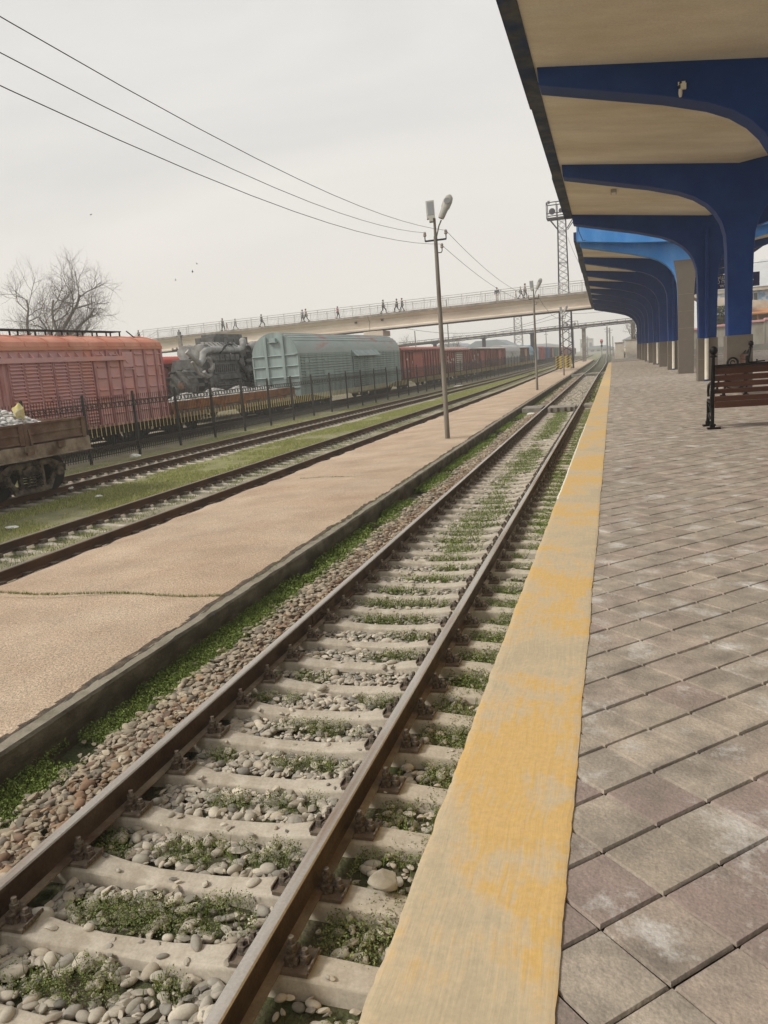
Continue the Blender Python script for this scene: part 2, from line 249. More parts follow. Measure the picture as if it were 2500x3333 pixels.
# ------------------------------------------------------------------ helpers
class MB:
    """collects shapes and links them as ONE mesh object"""
    def __init__(s): s.v = []; s.f = []; s.m = []
    def add(s, vs, fs, mi=0):
        o = len(s.v); s.v += [tuple(v) for v in vs]; s.f += [[i+o for i in f] for f in fs]; s.m += [mi]*len(fs); return s
    def box(s, c, d, mi=0, rz=0.0, rx=0.0, ry=0.0):
        x, y, z = d[0]/2, d[1]/2, d[2]/2
        vs = [Vector(p) for p in ((-x,-y,-z),(x,-y,-z),(x,y,-z),(-x,y,-z),(-x,-y,z),(x,-y,z),(x,y,z),(-x,y,z))]
        if rx or ry or rz:
            r = Matrix.Rotation(rz, 3, 'Z') @ Matrix.Rotation(ry, 3, 'Y') @ Matrix.Rotation(rx, 3, 'X'); vs = [r @ v for v in vs]
        c = Vector(c)
        return s.add([v+c for v in vs], [(0,3,2,1),(4,5,6,7),(0,1,5,4),(1,2,6,5),(2,3,7,6),(3,0,4,7)], mi)
    def bb(s, x0, x1, y0, y1, z0, z1, mi=0): return s.box(((x0+x1)/2, (y0+y1)/2, (z0+z1)/2), (abs(x1-x0), abs(y1-y0), abs(z1-z0)), mi)
    def path(s, pts, rads, n=8, mi=0, cap=True):
        pts = [Vector(p) for p in pts]
        if not hasattr(rads, '__len__'): rads = [rads]*len(pts)
        vs = []; ref = None
        for i, p in enumerate(pts):
            d = (pts[min(i+1, len(pts)-1)]-pts[max(i-1, 0)])
            if d.length < 1e-9: d = Vector((0, 0, 1))
            d.normalize()
            if ref is None: ref = Vector((0, 0, 1)) if abs(d.z) < .9 else Vector((1, 0, 0))
            a = d.cross(ref)
            if a.length < 1e-6: a = d.orthogonal()
            a.normalize(); b = d.cross(a); ref = a.cross(d)
            vs += [p+rads[i]*(math.cos(2*PI*k/n)*a+math.sin(2*PI*k/n)*b) for k in range(n)]
        fs = []
        for i in range(len(pts)-1):
            for k in range(n):
                k2 = (k+1) % n; fs.append((i*n+k, i*n+k2, (i+1)*n+k2, (i+1)*n+k))
        if cap: fs += [tuple(range(n-1, -1, -1)), tuple(range((len(pts)-1)*n, len(pts)*n))]
        return s.add(vs, fs, mi)
    def tube(s, a, b, r0, r1=None, n=8, mi=0): return s.path([a, b], [r0, r0 if r1 is None else r1], n, mi)
    def bar(s, a, b, w, h=None, mi=0):
        """square bar between two points"""
        a, b = Vector(a), Vector(b); d = (b-a).normalized(); h = h or w
        u = d.cross(Vector((0, 0, 1)) if abs(d.z) < .95 else Vector((0, 1, 0))).normalized(); v = d.cross(u)
        q = [(-1,-1),(1,-1),(1,1),(-1,1)]
        vs = [p+u*(w/2*i)+v*(h/2*j) for p in (a, b) for i, j in q]
        return s.add(vs, [(0,3,2,1),(4,5,6,7),(0,1,5,4),(1,2,6,5),(2,3,7,6),(3,0,4,7)], mi)
    def loft(s, A, B, mi=0, cap=True):
        n = len(A); fs = [(k, (k+1) % n, n+(k+1) % n, n+k) for k in range(n)]
        if cap: fs += [tuple(range(n-1, -1, -1)), tuple(range(n, 2*n))]
        return s.add(list(A)+list(B), fs, mi)
    def prism_y(s, poly, y0, y1, mi=0): return s.loft([(x, y0, z) for x, z in poly], [(x, y1, z) for x, z in poly], mi)
    def prism_x(s, poly, x0, x1, mi=0): return s.loft([(x0, y, z) for y, z in poly], [(x1, y, z) for y, z in poly], mi)
    def prism_z(s, poly, z0, z1, mi=0): return s.loft([(x, y, z0) for x, y in poly], [(x, y, z1) for x, y in poly], mi)
    def lathe(s, prof, c=(0,0,0), n=12, mi=0, axis='z'):
        vs = []
        for r, h in prof:
            for k in range(n):
                a = 2*PI*k/n; p = (r*math.cos(a), r*math.sin(a), h)
                if axis == 'y': p = (p[0], p[2], p[1])
                if axis == 'x': p = (p[2], p[0], p[1])
                vs.append(Vector(p)+Vector(c))
        fs = [(i*n+k, i*n+(k+1) % n, (i+1)*n+(k+1) % n, (i+1)*n+k) for i in range(len(prof)-1) for k in range(n)]
        fs += [tuple(range(n-1, -1, -1)), tuple(range((len(prof)-1)*n, len(prof)*n))]
        return s.add(vs, fs, mi)
    def ball(s, c, r, n=10, mi=0):
        if not hasattr(r, '__len__'): r = (r, r, r)
        pr = [(max(1e-4, math.sin(PI*i/8)), -math.cos(PI*i/8)) for i in range(9)]
        o = len(s.v); s.lathe(pr, (0,0,0), n, mi)
        s.v[o:] = [(c[0]+x*r[0], c[1]+y*r[1], c[2]+z*r[2]) for x, y, z in s.v[o:]]
        return s
    def mesh(s, name, mats, smooth=None):
        me = bpy.data.meshes.new(name); me.from_pydata(s.v, [], s.f)
        for k in (mats if isinstance(mats, (list, tuple)) else [mats]): me.materials.append(M[k])
        me.polygons.foreach_set('material_index', s.m)
        if smooth is not None:
            me.polygons.foreach_set('use_smooth', [True]*len(s.f)); me.set_sharp_from_angle(angle=R(smooth))
        me.update(); return me
    def build(s, name, mats, parent=None, smooth=None, bevel=0.0, fixn=True):
        me = s.mesh(name, mats, smooth)
        if fixn:
            import bmesh
            b = bmesh.new(); b.from_mesh(me); bmesh.ops.recalc_face_normals(b, faces=b.faces); b.to_mesh(me); b.free()
        o = bpy.data.objects.new(name, me); C.objects.link(o)
        if parent is not None: o.parent = parent
        if bevel:
            md = o.modifiers.new('bevel', 'BEVEL'); md.width = bevel; md.segments = 2; md.limit_method = 'ANGLE'
        return o
def tag(o, label, cat, group=None):
    o['label'] = label; o['category'] = cat
    if group: o['group'] = group
    return o
def struct(o, kind='structure'): o['kind'] = kind; return o
def thing(name, label, cat, loc=(0,0,0), rz=0.0, group=None):
    o = bpy.data.objects.new(name, None); C.objects.link(o); o.location = loc; o.rotation_euler = (0, 0, rz); o.empty_display_size = .2
    return tag(o, label, cat, group)
def kids(o): return [c for c in ALLKIDS.get(o.name, [])]
def copy_tree(o, parent=None):
    c = o.copy(); C.objects.link(c)
    if parent is not None: c.parent = parent
    for ch in list(o.children): copy_tree(ch, c)
    return c
def np_mesh(name, V, F, mname, col=None, smooth=False, parent=None):
    """numpy mesh: V (n,3); F (m,k)"""
    me = bpy.data.meshes.new(name); n, (m_, k) = len(V), F.shape
    me.vertices.add(n); me.vertices.foreach_set('co', np.ascontiguousarray(V, dtype=np.float32).ravel())
    me.loops.add(m_*k); me.loops.foreach_set('vertex_index', np.ascontiguousarray(F, dtype=np.int32).ravel())
    me.polygons.add(m_); me.polygons.foreach_set('loop_start', np.arange(0, m_*k, k, dtype=np.int32)); me.polygons.foreach_set('loop_total', np.full(m_, k, dtype=np.int32))
    me.polygons.foreach_set('use_smooth', np.full(m_, bool(smooth)))
    me.update(calc_edges=True)
    if col is not None:
        a = me.color_attributes.new('Col', 'FLOAT_COLOR', 'POINT'); cc = np.ones((n, 4), dtype=np.float32); cc[:, :3] = col; a.data.foreach_set('color', cc.ravel())
    me.materials.append(M[mname]); me.validate()
    o = bpy.data.objects.new(name, me); C.objects.link(o)
    if parent is not None: o.parent = parent
    return o
def vnoise(x, y, seed=0):
    """smooth 2-D value noise for numpy arrays, 0..1"""
    r = np.random.default_rng(seed); T = r.random((64, 64))
    xi = np.floor(x).astype(int); yi = np.floor(y).astype(int); fx = x-xi; fy = y-yi
    fx = fx*fx*(3-2*fx); fy = fy*fy*(3-2*fy)
    g = lambda i, j: T[i % 64, j % 64]
    return (g(xi, yi)*(1-fx)+g(xi+1, yi)*fx)*(1-fy)+(g(xi, yi+1)*(1-fx)+g(xi+1, yi+1)*fx)*fy
def grid(name, xs, ys, zf, mname, colf=None):
    X, Y = np.meshgrid(xs, ys); Z = zf(X, Y); V = np.stack([X, Y, Z], -1).reshape(-1, 3); nx, ny = len(xs), len(ys)
    i = np.arange(ny-1)[:, None]*nx+np.arange(nx-1)[None, :]; i = i.ravel()
    F = np.stack([i, i+1, i+1+nx, i+nx], 1)
    return np_mesh(name, V, F, mname, None if colf is None else colf(X.ravel(), Y.ravel()), smooth=True)

# track centre lines
def poly(pts): xs = [p[0] for p in pts]; ys = [p[1] for p in pts]; return lambda y: float(np.interp(y, xs, ys))
t1x = poly([(-20, 0), (80, 0), (100, .12), (141, .15), (165, -.15), (320, -1.6), (700, -8)])
t2x = poly([(-20, -7.54), (60, -6.58), (90, -6.6), (700, -7)])
t3x = poly([(-20, -14.1), (60, -11.30), (92, -10.35), (125, -10.15), (700, -10)])
fnx = lambda y: -16.1+.033*(y-28)
def t4x(y): return (-19.6+.04*(y-33)) if y < 126 else (-15.88+.02*(y-126))
PZ = 1.2

# ------------------------------------------------------------------ ground, beds, platforms
xs = np.concatenate([np.linspace(-320, -40, 15), np.linspace(-30, 60, 46), np.linspace(80, 320, 10)])
ys = np.concatenate([np.linspace(-40, 300, 86), np.linspace(320, 900, 16)])
struct(grid('ground', xs, ys, lambda x, y: -.34+0*x, 'ground'))

def field_col(x, y):
    n1 = vnoise(x*.9, y*.55, 3); n2 = vnoise(x*3.1, y*2.3, 4); n3 = vnoise(x*.22, y*.13, 5)
    n4 = vnoise(x*.37+y*.21+3, y*.29-x*.2+9, 6); n5 = RNG.random(len(x)); g = n1*.3+n2*.16+n3*.3+n4*.32+(n5-.5)*.16
    c2 = np.array([t2x(v) for v in y]); c3 = np.array([t3x(v) for v in y]); fx = np.array([fnx(v) for v in y])
    d2 = np.abs(x-c2); d3 = np.abs(x-c3)
    bare = np.clip(1.25-d2/1.35, 0, 1)*.85+np.clip(1.05-d3/1.45, 0, 1)*.9
    bare = np.maximum(bare, np.clip((fx+.9-x)/1.0, 0, 1))
    bare = np.maximum(bare, np.clip(1-np.abs(x-(c2-1.45))/.4, 0, 1)*.6)
    bare = np.clip(bare+(.42-g)*1.8, 0, 1)[:, None]
    bare = np.maximum(bare, np.clip((16.5-y)/8, 0, .3)[:, None])
    n2 = (n2*.5+n5*.5); grass = np.array([.20, .20, .085])*(1-n2[:, None]*.5)+np.array([.27, .25, .12])*n2[:, None]*.6
    soil = np.array([.30, .265, .19])*(.7+.5*n2[:, None])
    return grass*(1-bare)+soil*bare
xs = np.concatenate([np.arange(-40, -17, .5), np.arange(-17, -5.6, .13)]); ys = np.concatenate([np.arange(4, 60, .13), np.arange(60, 90, .3), np.arange(90, 320, 1.0)])
struct(grid('grass_field', xs, ys, lambda x, y: -.27+.05*np.clip(1.3-np.abs(x-np.interp(y, [-20, 60, 90, 700], [-7.54, -6.58, -6.6, -7]))/.7, 0, 1)*vnoise(x*2.7, y*2.3, 19)+.035*(vnoise(x*2.1, y*2.1, 9)-.5)+.03*(vnoise(x*.5, y*.5, 8)-.5), 'field', field_col))
xs = np.arange(-2.0, 1.93, .06); ys = np.concatenate([np.arange(0, 40, .08), np.arange(40, 330, .6)])
def bedz(x, y):
    z = -.305+.03*(vnoise(x*4, y*4, 11)-.5)
    z = z-.03*np.clip((-x-1.3)/.6, 0, 1)
    return z
struct(grid('track_bed', xs, ys, bedz, 'bed'))

# island platform: kerb wall (> top) and worn asphalt sheet sloping to the second track
IX = lambda y: -1.93 if y < 12 else max(-2.05, -1.93-.006*(y-12))
def ribbon(xa, xb, ys, za, zb, top=None):
    V = []; 
    for y in ys: V += [(xa(y), y, za), (xb(y), y, zb)]
    return V
ys = np.concatenate([np.arange(1, 60, .11), np.arange(60, 186, .6)]); nY = len(ys)
ix = np.array([IX(v) for v in ys]); jag = (vnoise(ys*3.1, ys*0+3, 21)-.5)*.055+(vnoise(ys*9, ys*0+1, 22)-.5)*.04
chip = (vnoise(ys*5.5, ys*0, 23)-.5)*.035*(vnoise(ys*1.2, ys*0, 24) > .45)
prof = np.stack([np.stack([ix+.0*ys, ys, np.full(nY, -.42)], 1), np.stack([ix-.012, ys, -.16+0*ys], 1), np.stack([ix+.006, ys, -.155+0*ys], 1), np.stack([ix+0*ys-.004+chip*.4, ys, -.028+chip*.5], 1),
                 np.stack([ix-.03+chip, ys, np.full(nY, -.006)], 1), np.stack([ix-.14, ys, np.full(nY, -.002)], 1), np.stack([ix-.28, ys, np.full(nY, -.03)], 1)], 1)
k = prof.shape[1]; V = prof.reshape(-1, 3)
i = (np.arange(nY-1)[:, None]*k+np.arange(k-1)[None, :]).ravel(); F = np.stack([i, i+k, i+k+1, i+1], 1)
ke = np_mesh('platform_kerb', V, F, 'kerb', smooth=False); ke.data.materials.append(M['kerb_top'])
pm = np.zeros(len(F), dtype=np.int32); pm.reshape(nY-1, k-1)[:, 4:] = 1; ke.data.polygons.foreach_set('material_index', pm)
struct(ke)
def isl_edge(y): return t2x(y)+.76+.085+.075
us = np.concatenate([[0, .007, .013, .019, .026, .034, .044], np.linspace(.08, .97, 26), [.985, 1.0]])
wob = (vnoise(ys*2.2, ys*0+7, 31)-.5)*.16
rows = []
for a, y in enumerate(ys):
    xr = ix[a]-.115+jag[a]; xl = isl_edge(y)+wob[a]
    rows.append(np.stack([xr+(xl-xr)*us, np.full(len(us), y), np.interp(us, [0, .007, .3, .9, 1], [-.014, .002, .006, -.10, -.165])], 1))
V = np.array(rows); nU = len(us); V[:, :, 2] += .004*(vnoise(V[:, :, 0]*1.2, V[:, :, 1]*1.2, 33)-.5)
V[:, :6, 2] += (vnoise(V[:, :6, 0]*40, V[:, :6, 1]*14, 34)-.5)*.022
V = V.reshape(-1, 3); i = (np.arange(nY-1)[:, None]*nU+np.arange(nU-1)[None, :]).ravel(); F = np.stack([i, i+1, i+1+nU, i+nU], 1)
isl = np_mesh('island_platform', V, F, 'asphalt', smooth=True); isl.data.materials.append(M['crumble'])
pm = np.zeros(len(F), dtype=np.int32).reshape(nY-1, nU-1); wd = vnoise(ys[:-1]*1.3, ys[:-1]*0, 36)*4.2+RNG.random(nY-1)*1.6
for q in range(4): pm[:, q] = (wd > q*.9-.2); pm[:, -1] = 1
isl.data.polygons.foreach_set('material_index', pm.ravel()); struct(isl)

# main platform: body with edge wall, joint bed, tiles, yellow edge strip, far ramp
b = MB(); b.bb(1.90, 60, -6, 72.4, -.4, PZ-.03)
b.loft([(1.95, 72.4, -.4), (60, 72.4, -.4), (60, 72.4, PZ-.035), (1.95, 72.4, PZ-.035)], [(1.95, 128, -.4), (60, 128, -.4), (60, 128, .62), (1.95, 128, .62)])
b.loft([(1.95, 128, -.4), (60, 128, -.4), (60, 128, .615), (1.95, 128, .615)], [(1.2, 320, -.4), (60, 320, -.4), (60, 320, .1), (1.2, 320, .1)])
pb = b.build('platform_base', ['joint']); struct(pb)
# tiles: squares set diagonally, each with its own tint, tilt and worn bevel
sd_ = .2157; hd = sd_/math.sqrt(2)
P = []
cx0, cy0 = 2.525, 1.88+hd*0
us_ = range(-70, 560)
a_, b_ = np.meshgrid(np.arange(-400, 400), np.arange(-400, 400)); a_ = a_.ravel(); b_ = b_.ravel()
cx = cx0+(a_-b_)*hd; cy = cy0+hd+(a_+b_)*hd
mk = (cx > 2.20) & (cx < 20) & (cy > -1) & (cy < 72.3) & ((cx-2.4) < 1.8+cy*.75)
cx, cy = cx[mk], cy[mk]; n = len(cx)
h1 = hd-.0036-RNG.random(n)*.0014; h2 = hd-.0046-RNG.random(n)*.0026; ht = .0052
tl = (RNG.random((n, 2))-.5)*np.where(cy < 6, .020, .005)[:, None]; dz = (RNG.random(n)-.5)*.004
ring = np.array([(0, -1), (1, 0), (0, 1), (-1, 0)])
V = np.zeros((n, 8, 3))
for q in range(4):
    e1 = (ring[q, 0]+ring[q, 1])/2; e2 = (ring[q, 0]-ring[q, 1])/2
    for o_, dh in ((0, 0), (4, ht)): V[:, q+o_, 0] = cx+e1*(h1-dh)+e2*(h2-dh); V[:, q+o_, 1] = cy+e1*(h1-dh)-e2*(h2-dh)
    V[:, q, 2] = PZ-.011
    V[:, q+4, 2] = PZ+dz+tl[:, 0]*ring[q, 0]*.15+tl[:, 1]*ring[q, 1]*.15
base = np.arange(n)[:, None]*8
F = np.concatenate([base+np.array(f) for f in ((4, 5, 6, 7), (0, 1, 5, 4), (1, 2, 6, 5), (2, 3, 7, 6), (3, 0, 4, 7))])
pal = np.array([(.375, .330, .272), (.385, .325, .275), (.365, .325, .272), (.388, .340, .280), (.37, .315, .272), (.345, .275, .242), (.39, .33, .275)])
ci = RNG.choice(len(pal), n, p=[.3, .2, .2, .14, .08, .04, .04]); tint = pal[ci]*(1+(RNG.random((n, 1))-.5)*np.interp(cy, [1, 5, 14], [.26, .18, .10])[:, None])
patch = vnoise(cx*.5, cy*.35, 41)[:, None]; tint = tint*(.9+.25*patch)
nearred = ((cy < 2.6) & (RNG.random(n) < .35))[:, None]; tint = tint*np.array([1.13, 1.08, 1.03]); tint = np.where(nearred, np.array([.325, .245, .215])*(.9+.2*RNG.random((n, 1))), tint)
tc8 = np.repeat(tint[:, None, :], 8, 1); tc8[:, :4] = tc8[:, :4]*.55+np.array([.46, .41, .335])*.62
struct(np_mesh('platform_paving', V.reshape(-1, 3), F, 'tile', tc8.reshape(-1, 3)))
# strip
ysS = np.concatenate([np.arange(-1, 12, .025), np.arange(12, 72.41, .12)]); nS = len(ysS)
xl = 1.872+(vnoise(ysS*.8, ysS*0, 51)-.5)*.006+(vnoise(ysS*7, ysS*0, 52)-.5)*.007+(vnoise(ysS*31, ysS*0, 59)-.5)*.006
xr = np.interp(ysS, [0, 10, 40, 73], [2.285, 2.272, 2.22, 2.10])+(vnoise(ysS*1.3, ysS*0, 53)-.5)*.008+(vnoise(ysS*12, ysS*0, 54)-.5)*.004+RNG.random(nS)*.003
uu = np.concatenate([[0, 0, .015, .05], np.linspace(.1, .93, 22), [.975, 1, 1]]); nu = len(uu)
X = xl[:, None]+(xr-xl)[:, None]*uu[None]; Yg = np.repeat(ysS[:, None], nu, 1)
Z = PZ+.0062+.0010*(vnoise(X*9, Yg*3, 55)-.5)+.00005*(vnoise(X*60+Yg*4, Yg*4.5, 56)-.5)
Z[:, 0] = -.3; Z[:, 1] = PZ-.02; Z[:, 2] -= .004; Z[:, -1] = PZ-.02; Z[:, -2] -= .002
V = np.stack([X, Yg, Z], -1).reshape(-1, 3); i = (np.arange(nS-1)[:, None]*nu+np.arange(nu-1)[None, :]).ravel(); F = np.stack([i, i+1, i+1+nu, i+nu], 1)
V3 = V.reshape(nS, nu, 3)
for y0_ in (2.07, 3.3, 5.06, 7.4, 10.3, 14.1, 19, 26, 33, 41, 50): V3[:, 2:-1, 2] -= (.0045*np.exp(-((ysS-y0_-.012*np.sin(9*X[:, 5]))/(.010+.0006*y0_))**2))[:, None]
st = np_mesh('platform_edge_strip', V3.reshape(-1, 3), F, 'strip', smooth=True); st.data.materials.append(M['white_pipe'])
pm = np.zeros(len(F), dtype=np.int32).reshape(nS-1, nu-1); wr = (ysS[:-1] > 7.2) & (ysS[:-1] < 15) & (vnoise(ysS[:-1]*1.1, ysS[:-1]*0, 58) > .38); pm[wr, 0:3] = 1
st.data.set_sharp_from_angle(angle=R(30))
st.data.polygons.foreach_set('material_index', pm.ravel()); struct(st)

# ------------------------------------------------------------------ rails
def rail_profile():
    h = [(-.0375, -.013), (-.031, -.004), (-.012, 0.0), (.012, 0.0), (.031, -.004), (.0375, -.013), (.0375, -.034), (.010, -.044), (.009, -.145), (.03, -.160), (.075, -.168), (.075, -.18), (-.075, -.18), (-.075, -.168), (-.03, -.160), (-.009, -.145), (-.010, -.044), (-.0375, -.034)]
    mi = [0, 0, 0, 0, 0, 1, 1, 1, 1, 2, 2, 1, 2, 2, 1, 1, 1, 1]
    return h, mi
def rail(cx_, off, y0, y1, label, mats, group, step=1.0):
    h, mi = rail_profile(); ysr = np.arange(y0, y1+.01, step); k = len(h); V = []; F = []; mm = []
    for a, y in enumerate(ysr):
        x = cx_(y)+off; V += [(x+p, y, q) for p, q in h]
        if a:
            for j in range(k): F.append(((a-1)*k+j, (a-1)*k+(j+1) % k, a*k+(j+1) % k, a*k+j)); mm.append(mi[j])
    F += [tuple(range(k)), tuple(range((len(ysr)-1)*k, len(ysr)*k))]; mm += [1, 1]
    b = MB(); b.v = V; b.f = [list(f) for f in F]; b.m = mm
    return tag(b.build('rail', mats, smooth=35), label, 'rail', group)
g0 = .76+.0375
mt = ['rail_top', 'rail_side', 'rail_foot']; rt_ = ['rust_top', 'rust_rail', 'rust_rail']
rail(t1x, -g0, -2, 330, 'worn shiny-topped rail beside the gravel shoulder of the island platform', mt, 'rails of the platform track', 2.0)
rail(t1x, g0, -2, 330, 'worn shiny-topped rail nearest to the yellow platform edge', mt, 'rails of the platform track', 2.0)
rail(t2x, g0, 4, 330, 'brown rusty rail touching the pinkish asphalt of the island platform', rt_, 'rusty rails of the middle track', 2.0)
rail(t2x, -g0, 4, 330, 'brown rusty rail of the middle track bordering the green grass strip', rt_, 'rusty rails of the middle track', 2.0)
rail(t3x, g0, 4, 330, 'brown rusty rail under the near brown flat wagon, on the grass strip side', rt_, 'rusty rails of the far open track', 2.0)
rail(t3x, -g0, 4, 330, 'brown rusty rail of the far open track, on the side of the iron fence', rt_, 'rusty rails of the far open track', 2.0)
for s_ in (-1, 1): rail(t4x, s_*g0, 10, 320, 'rail under the wagons parked behind the fence, '+('far' if s_ < 0 else 'near')+' side', rt_, 'rails under the parked wagons', 4.0)

# fish plates on the near rails (joint bars bolted to the web)
def fishplate(x, y, s, label):
    b = MB(); b.bb(x-.022, x+.022, y-.36, y+.36, -.14, -.055)
    for q in (-.27, -.12, .12, .27): b.lathe([(.018, 0), (.018, .05), (.012, .055)], (x-.025 if s < 0 else x-.025, y+q, -.10), 6, axis='x')
    tag(b.build('fishplate', ['rail_side']), label, 'rail joint')
fishplate(-g0, 7.9, 1, 'bolted joint bar on the web of the rail beside the gravel shoulder')
fishplate(g0, 19.3, 1, 'bolted joint bar on the web of the rail nearest the yellow edge')

# ------------------------------------------------------------------ sleepers with their fastenings
def sleeper_mesh(seed, broken=False):
    r = np.random.default_rng(seed); b = MB(); sec = []
    for x, z, w in ((-1.35, -.235, .088), (-1.30, -.228, .092), (-.98, -.204, .096), (-.60, -.204, .096), (-.42, -.232, .084), (-.2, -.246, .076), (.2, -.246, .076), (.42, -.232, .084), (.60, -.204, .096), (.98, -.204, .096), (1.30, -.228, .092), (1.35, -.235, .088)):
        j = (r.random(4)-.5)*.010
        sec.append([(x, -w-.035, -.40), (x, -w+.004+j[0], z-.014), (x, -w+.018+j[1], z), (x, w-.018+j[2], z), (x, w-.004+j[3], z-.014), (x, w+.035, -.40)])
    V = [p for s_ in sec for p in s_]; n = 6; F = []
    for a in range(len(sec)-1): F += [[a*n+k, a*n+k+1, (a+1)*n+k+1, (a+1)*n+k] for k in range(n-1)]
    F += [list(range(n)), list(range((len(sec)-1)*n, len(sec)*n))]
    b.v = V; b.f = F; b.m = [0]*len(F); return b
def fastening(side):
    b = MB(); x0 = side*g0
    b.bb(x0-.20, x0+.20, -.085, .085, -.203, -.183, 1)                       # base plate
    for s in (-1, 1):
        xc = x0+s*.098
        b.bb(xc-.022, xc+.022, -.055, .055, -.185, -.135)                  # clip over the rail foot
        b.bb(xc+s*.022-.018, xc+s*.022+.018, -.045, .045, -.185, -.150)
        b.lathe([(.026, -.137), (.026, -.127), (.029, -.127), (.029, -.095), (.016, -.095), (.016, -.062)], (xc, 0, 0), 6)
        xb = x0+s*.163
        for yy in (0.0,):
            b.lathe([(.034, -.184), (.034, -.174), (.030, -.174), (.030, -.142), (.016, -.142), (.016, -.118)], (xb, yy, 0), 6)
        b.bb(xb+s*.042-.004, xb+s*.042+.004, -.075, .075, -.19, -.165)     # plate lip
    return b
SLY = [2.42+.5385*i for i in range(-1, 69)]
fast_me = [fastening(s).build('rail_fastening', ['fastener', 'rail_foot'], smooth=30) for s in (-1, 1)]
protos = [sleeper_mesh(60+i).build('concrete_sleeper', ['sleeper'], bevel=.006) for i in range(4)]
ordn = ['first', 'second', 'third', 'fourth', 'fifth', 'sixth', 'seventh', 'eighth', 'ninth', 'tenth', 'eleventh', 'twelfth']
first = []
used_p = [False]*4; fused = [False, False]
for i, y in enumerate(SLY):
    k = i % 4
    if not used_p[k]: o = protos[k]; used_p[k] = True
    else: o = protos[k].copy(); C.objects.link(o)
    o.location = (t1x(y)+(RNG.random()-.5)*.03, y, (RNG.random()-.5)*.012); o.rotation_euler = ((RNG.random()-.5)*.02, (RNG.random()-.5)*.008, (RNG.random()-.5)*.025)
    o['category'] = 'sleeper'; o['group'] = 'concrete sleepers of the platform track'
    if i == 0: o['label'] = 'concrete sleeper cut by the bottom edge of the photo, nearest in the platform track'
    elif i <= 12: o['label'] = '%s whole concrete sleeper counted from the bottom, under the two shiny rails' % ordn[i-1]
    else: o['label'] = 'pale concrete sleeper under the shiny rails, well beyond the twelfth from the bottom'
    for s in (0, 1):
        f = fast_me[s] if not fused[s] else fast_me[s].copy()
        if fused[s]: C.objects.link(f)
        fused[s] = True; f.parent = o
# plainer sleepers of the two rusty tracks
b = sleeper_mesh(90)
for s in (-1, 1):
    for q in (-1, 1): b.bb(s*g0+q*.12-.05, s*g0+q*.12+.05, -.06, .06, -.205, -.13, 1)
fs = b.build('concrete_sleeper', ['sleeper', 'fastener'])
cnt = 0
for tx, y0, y1, gl, gr in ((t2x, 9.0, 62, 'weedy concrete sleeper of the rusty middle track along the asphalt island', 'concrete sleepers of the middle track'), (t3x, 10.5, 62, 'concrete sleeper poking out of the grass beneath the rusty track by the fence', 'concrete sleepers of the far open track')):
    y = y0
    while y < y1:
        o = fs if cnt == 0 else fs.copy()
        if cnt: C.objects.link(o)
        cnt += 1; o.location = (tx(y), y, -.004); o.rotation_euler = (0, 0, (RNG.random()-.5)*.03); tag(o, gl, 'sleeper', gr); y += .56

# ------------------------------------------------------------------ ballast stones (countless: one object per bed)
def ico(sub):
    t = (1+5**.5)/2; v = [(-1,t,0),(1,t,0),(-1,-t,0),(1,-t,0),(0,-1,t),(0,1,t),(0,-1,-t),(0,1,-t),(t,0,-1),(t,0,1),(-t,0,-1),(-t,0,1)]
    f = [(0,11,5),(0,5,1),(0,1,7),(0,7,10),(0,10,11),(1,5,9),(5,11,4),(11,10,2),(10,7,6),(7,1,8),(3,9,4),(3,4,2),(3,2,6),(3,6,8),(3,8,9),(4,9,5),(2,4,11),(6,2,10),(8,6,7),(9,8,1)]
    v = [np.array(p)/np.linalg.norm(p) for p in v]
    for _ in range(sub):
        cache = {}; nf = []
        def mid(a, b_):
            key = (min(a, b_), max(a, b_))
            if key not in cache:
                p = v[a]+v[b_]; v.append(p/np.linalg.norm(p)); cache[key] = len(v)-1
            return cache[key]
        for a, b_, c in f:
            x, y, z = mid(a, b_), mid(b_, c), mid(c, a); nf += [(a, x, z), (b_, y, x), (c, z, y), (x, y, z)]
        f = nf
    return np.array(v), np.array(f)
def rots(n):
    q = RNG.normal(size=(n, 4)); q /= np.linalg.norm(q, axis=1)[:, None]; w, x, y, z = q.T
    return np.stack([np.stack([1-2*(y*y+z*z), 2*(x*y-z*w), 2*(x*z+y*w)], -1), np.stack([2*(x*y+z*w), 1-2*(x*x+z*z), 2*(y*z-x*w)], -1), np.stack([2*(x*z-y*w), 2*(y*z+x*w), 1-2*(x*x+y*y)], -1)], 1)
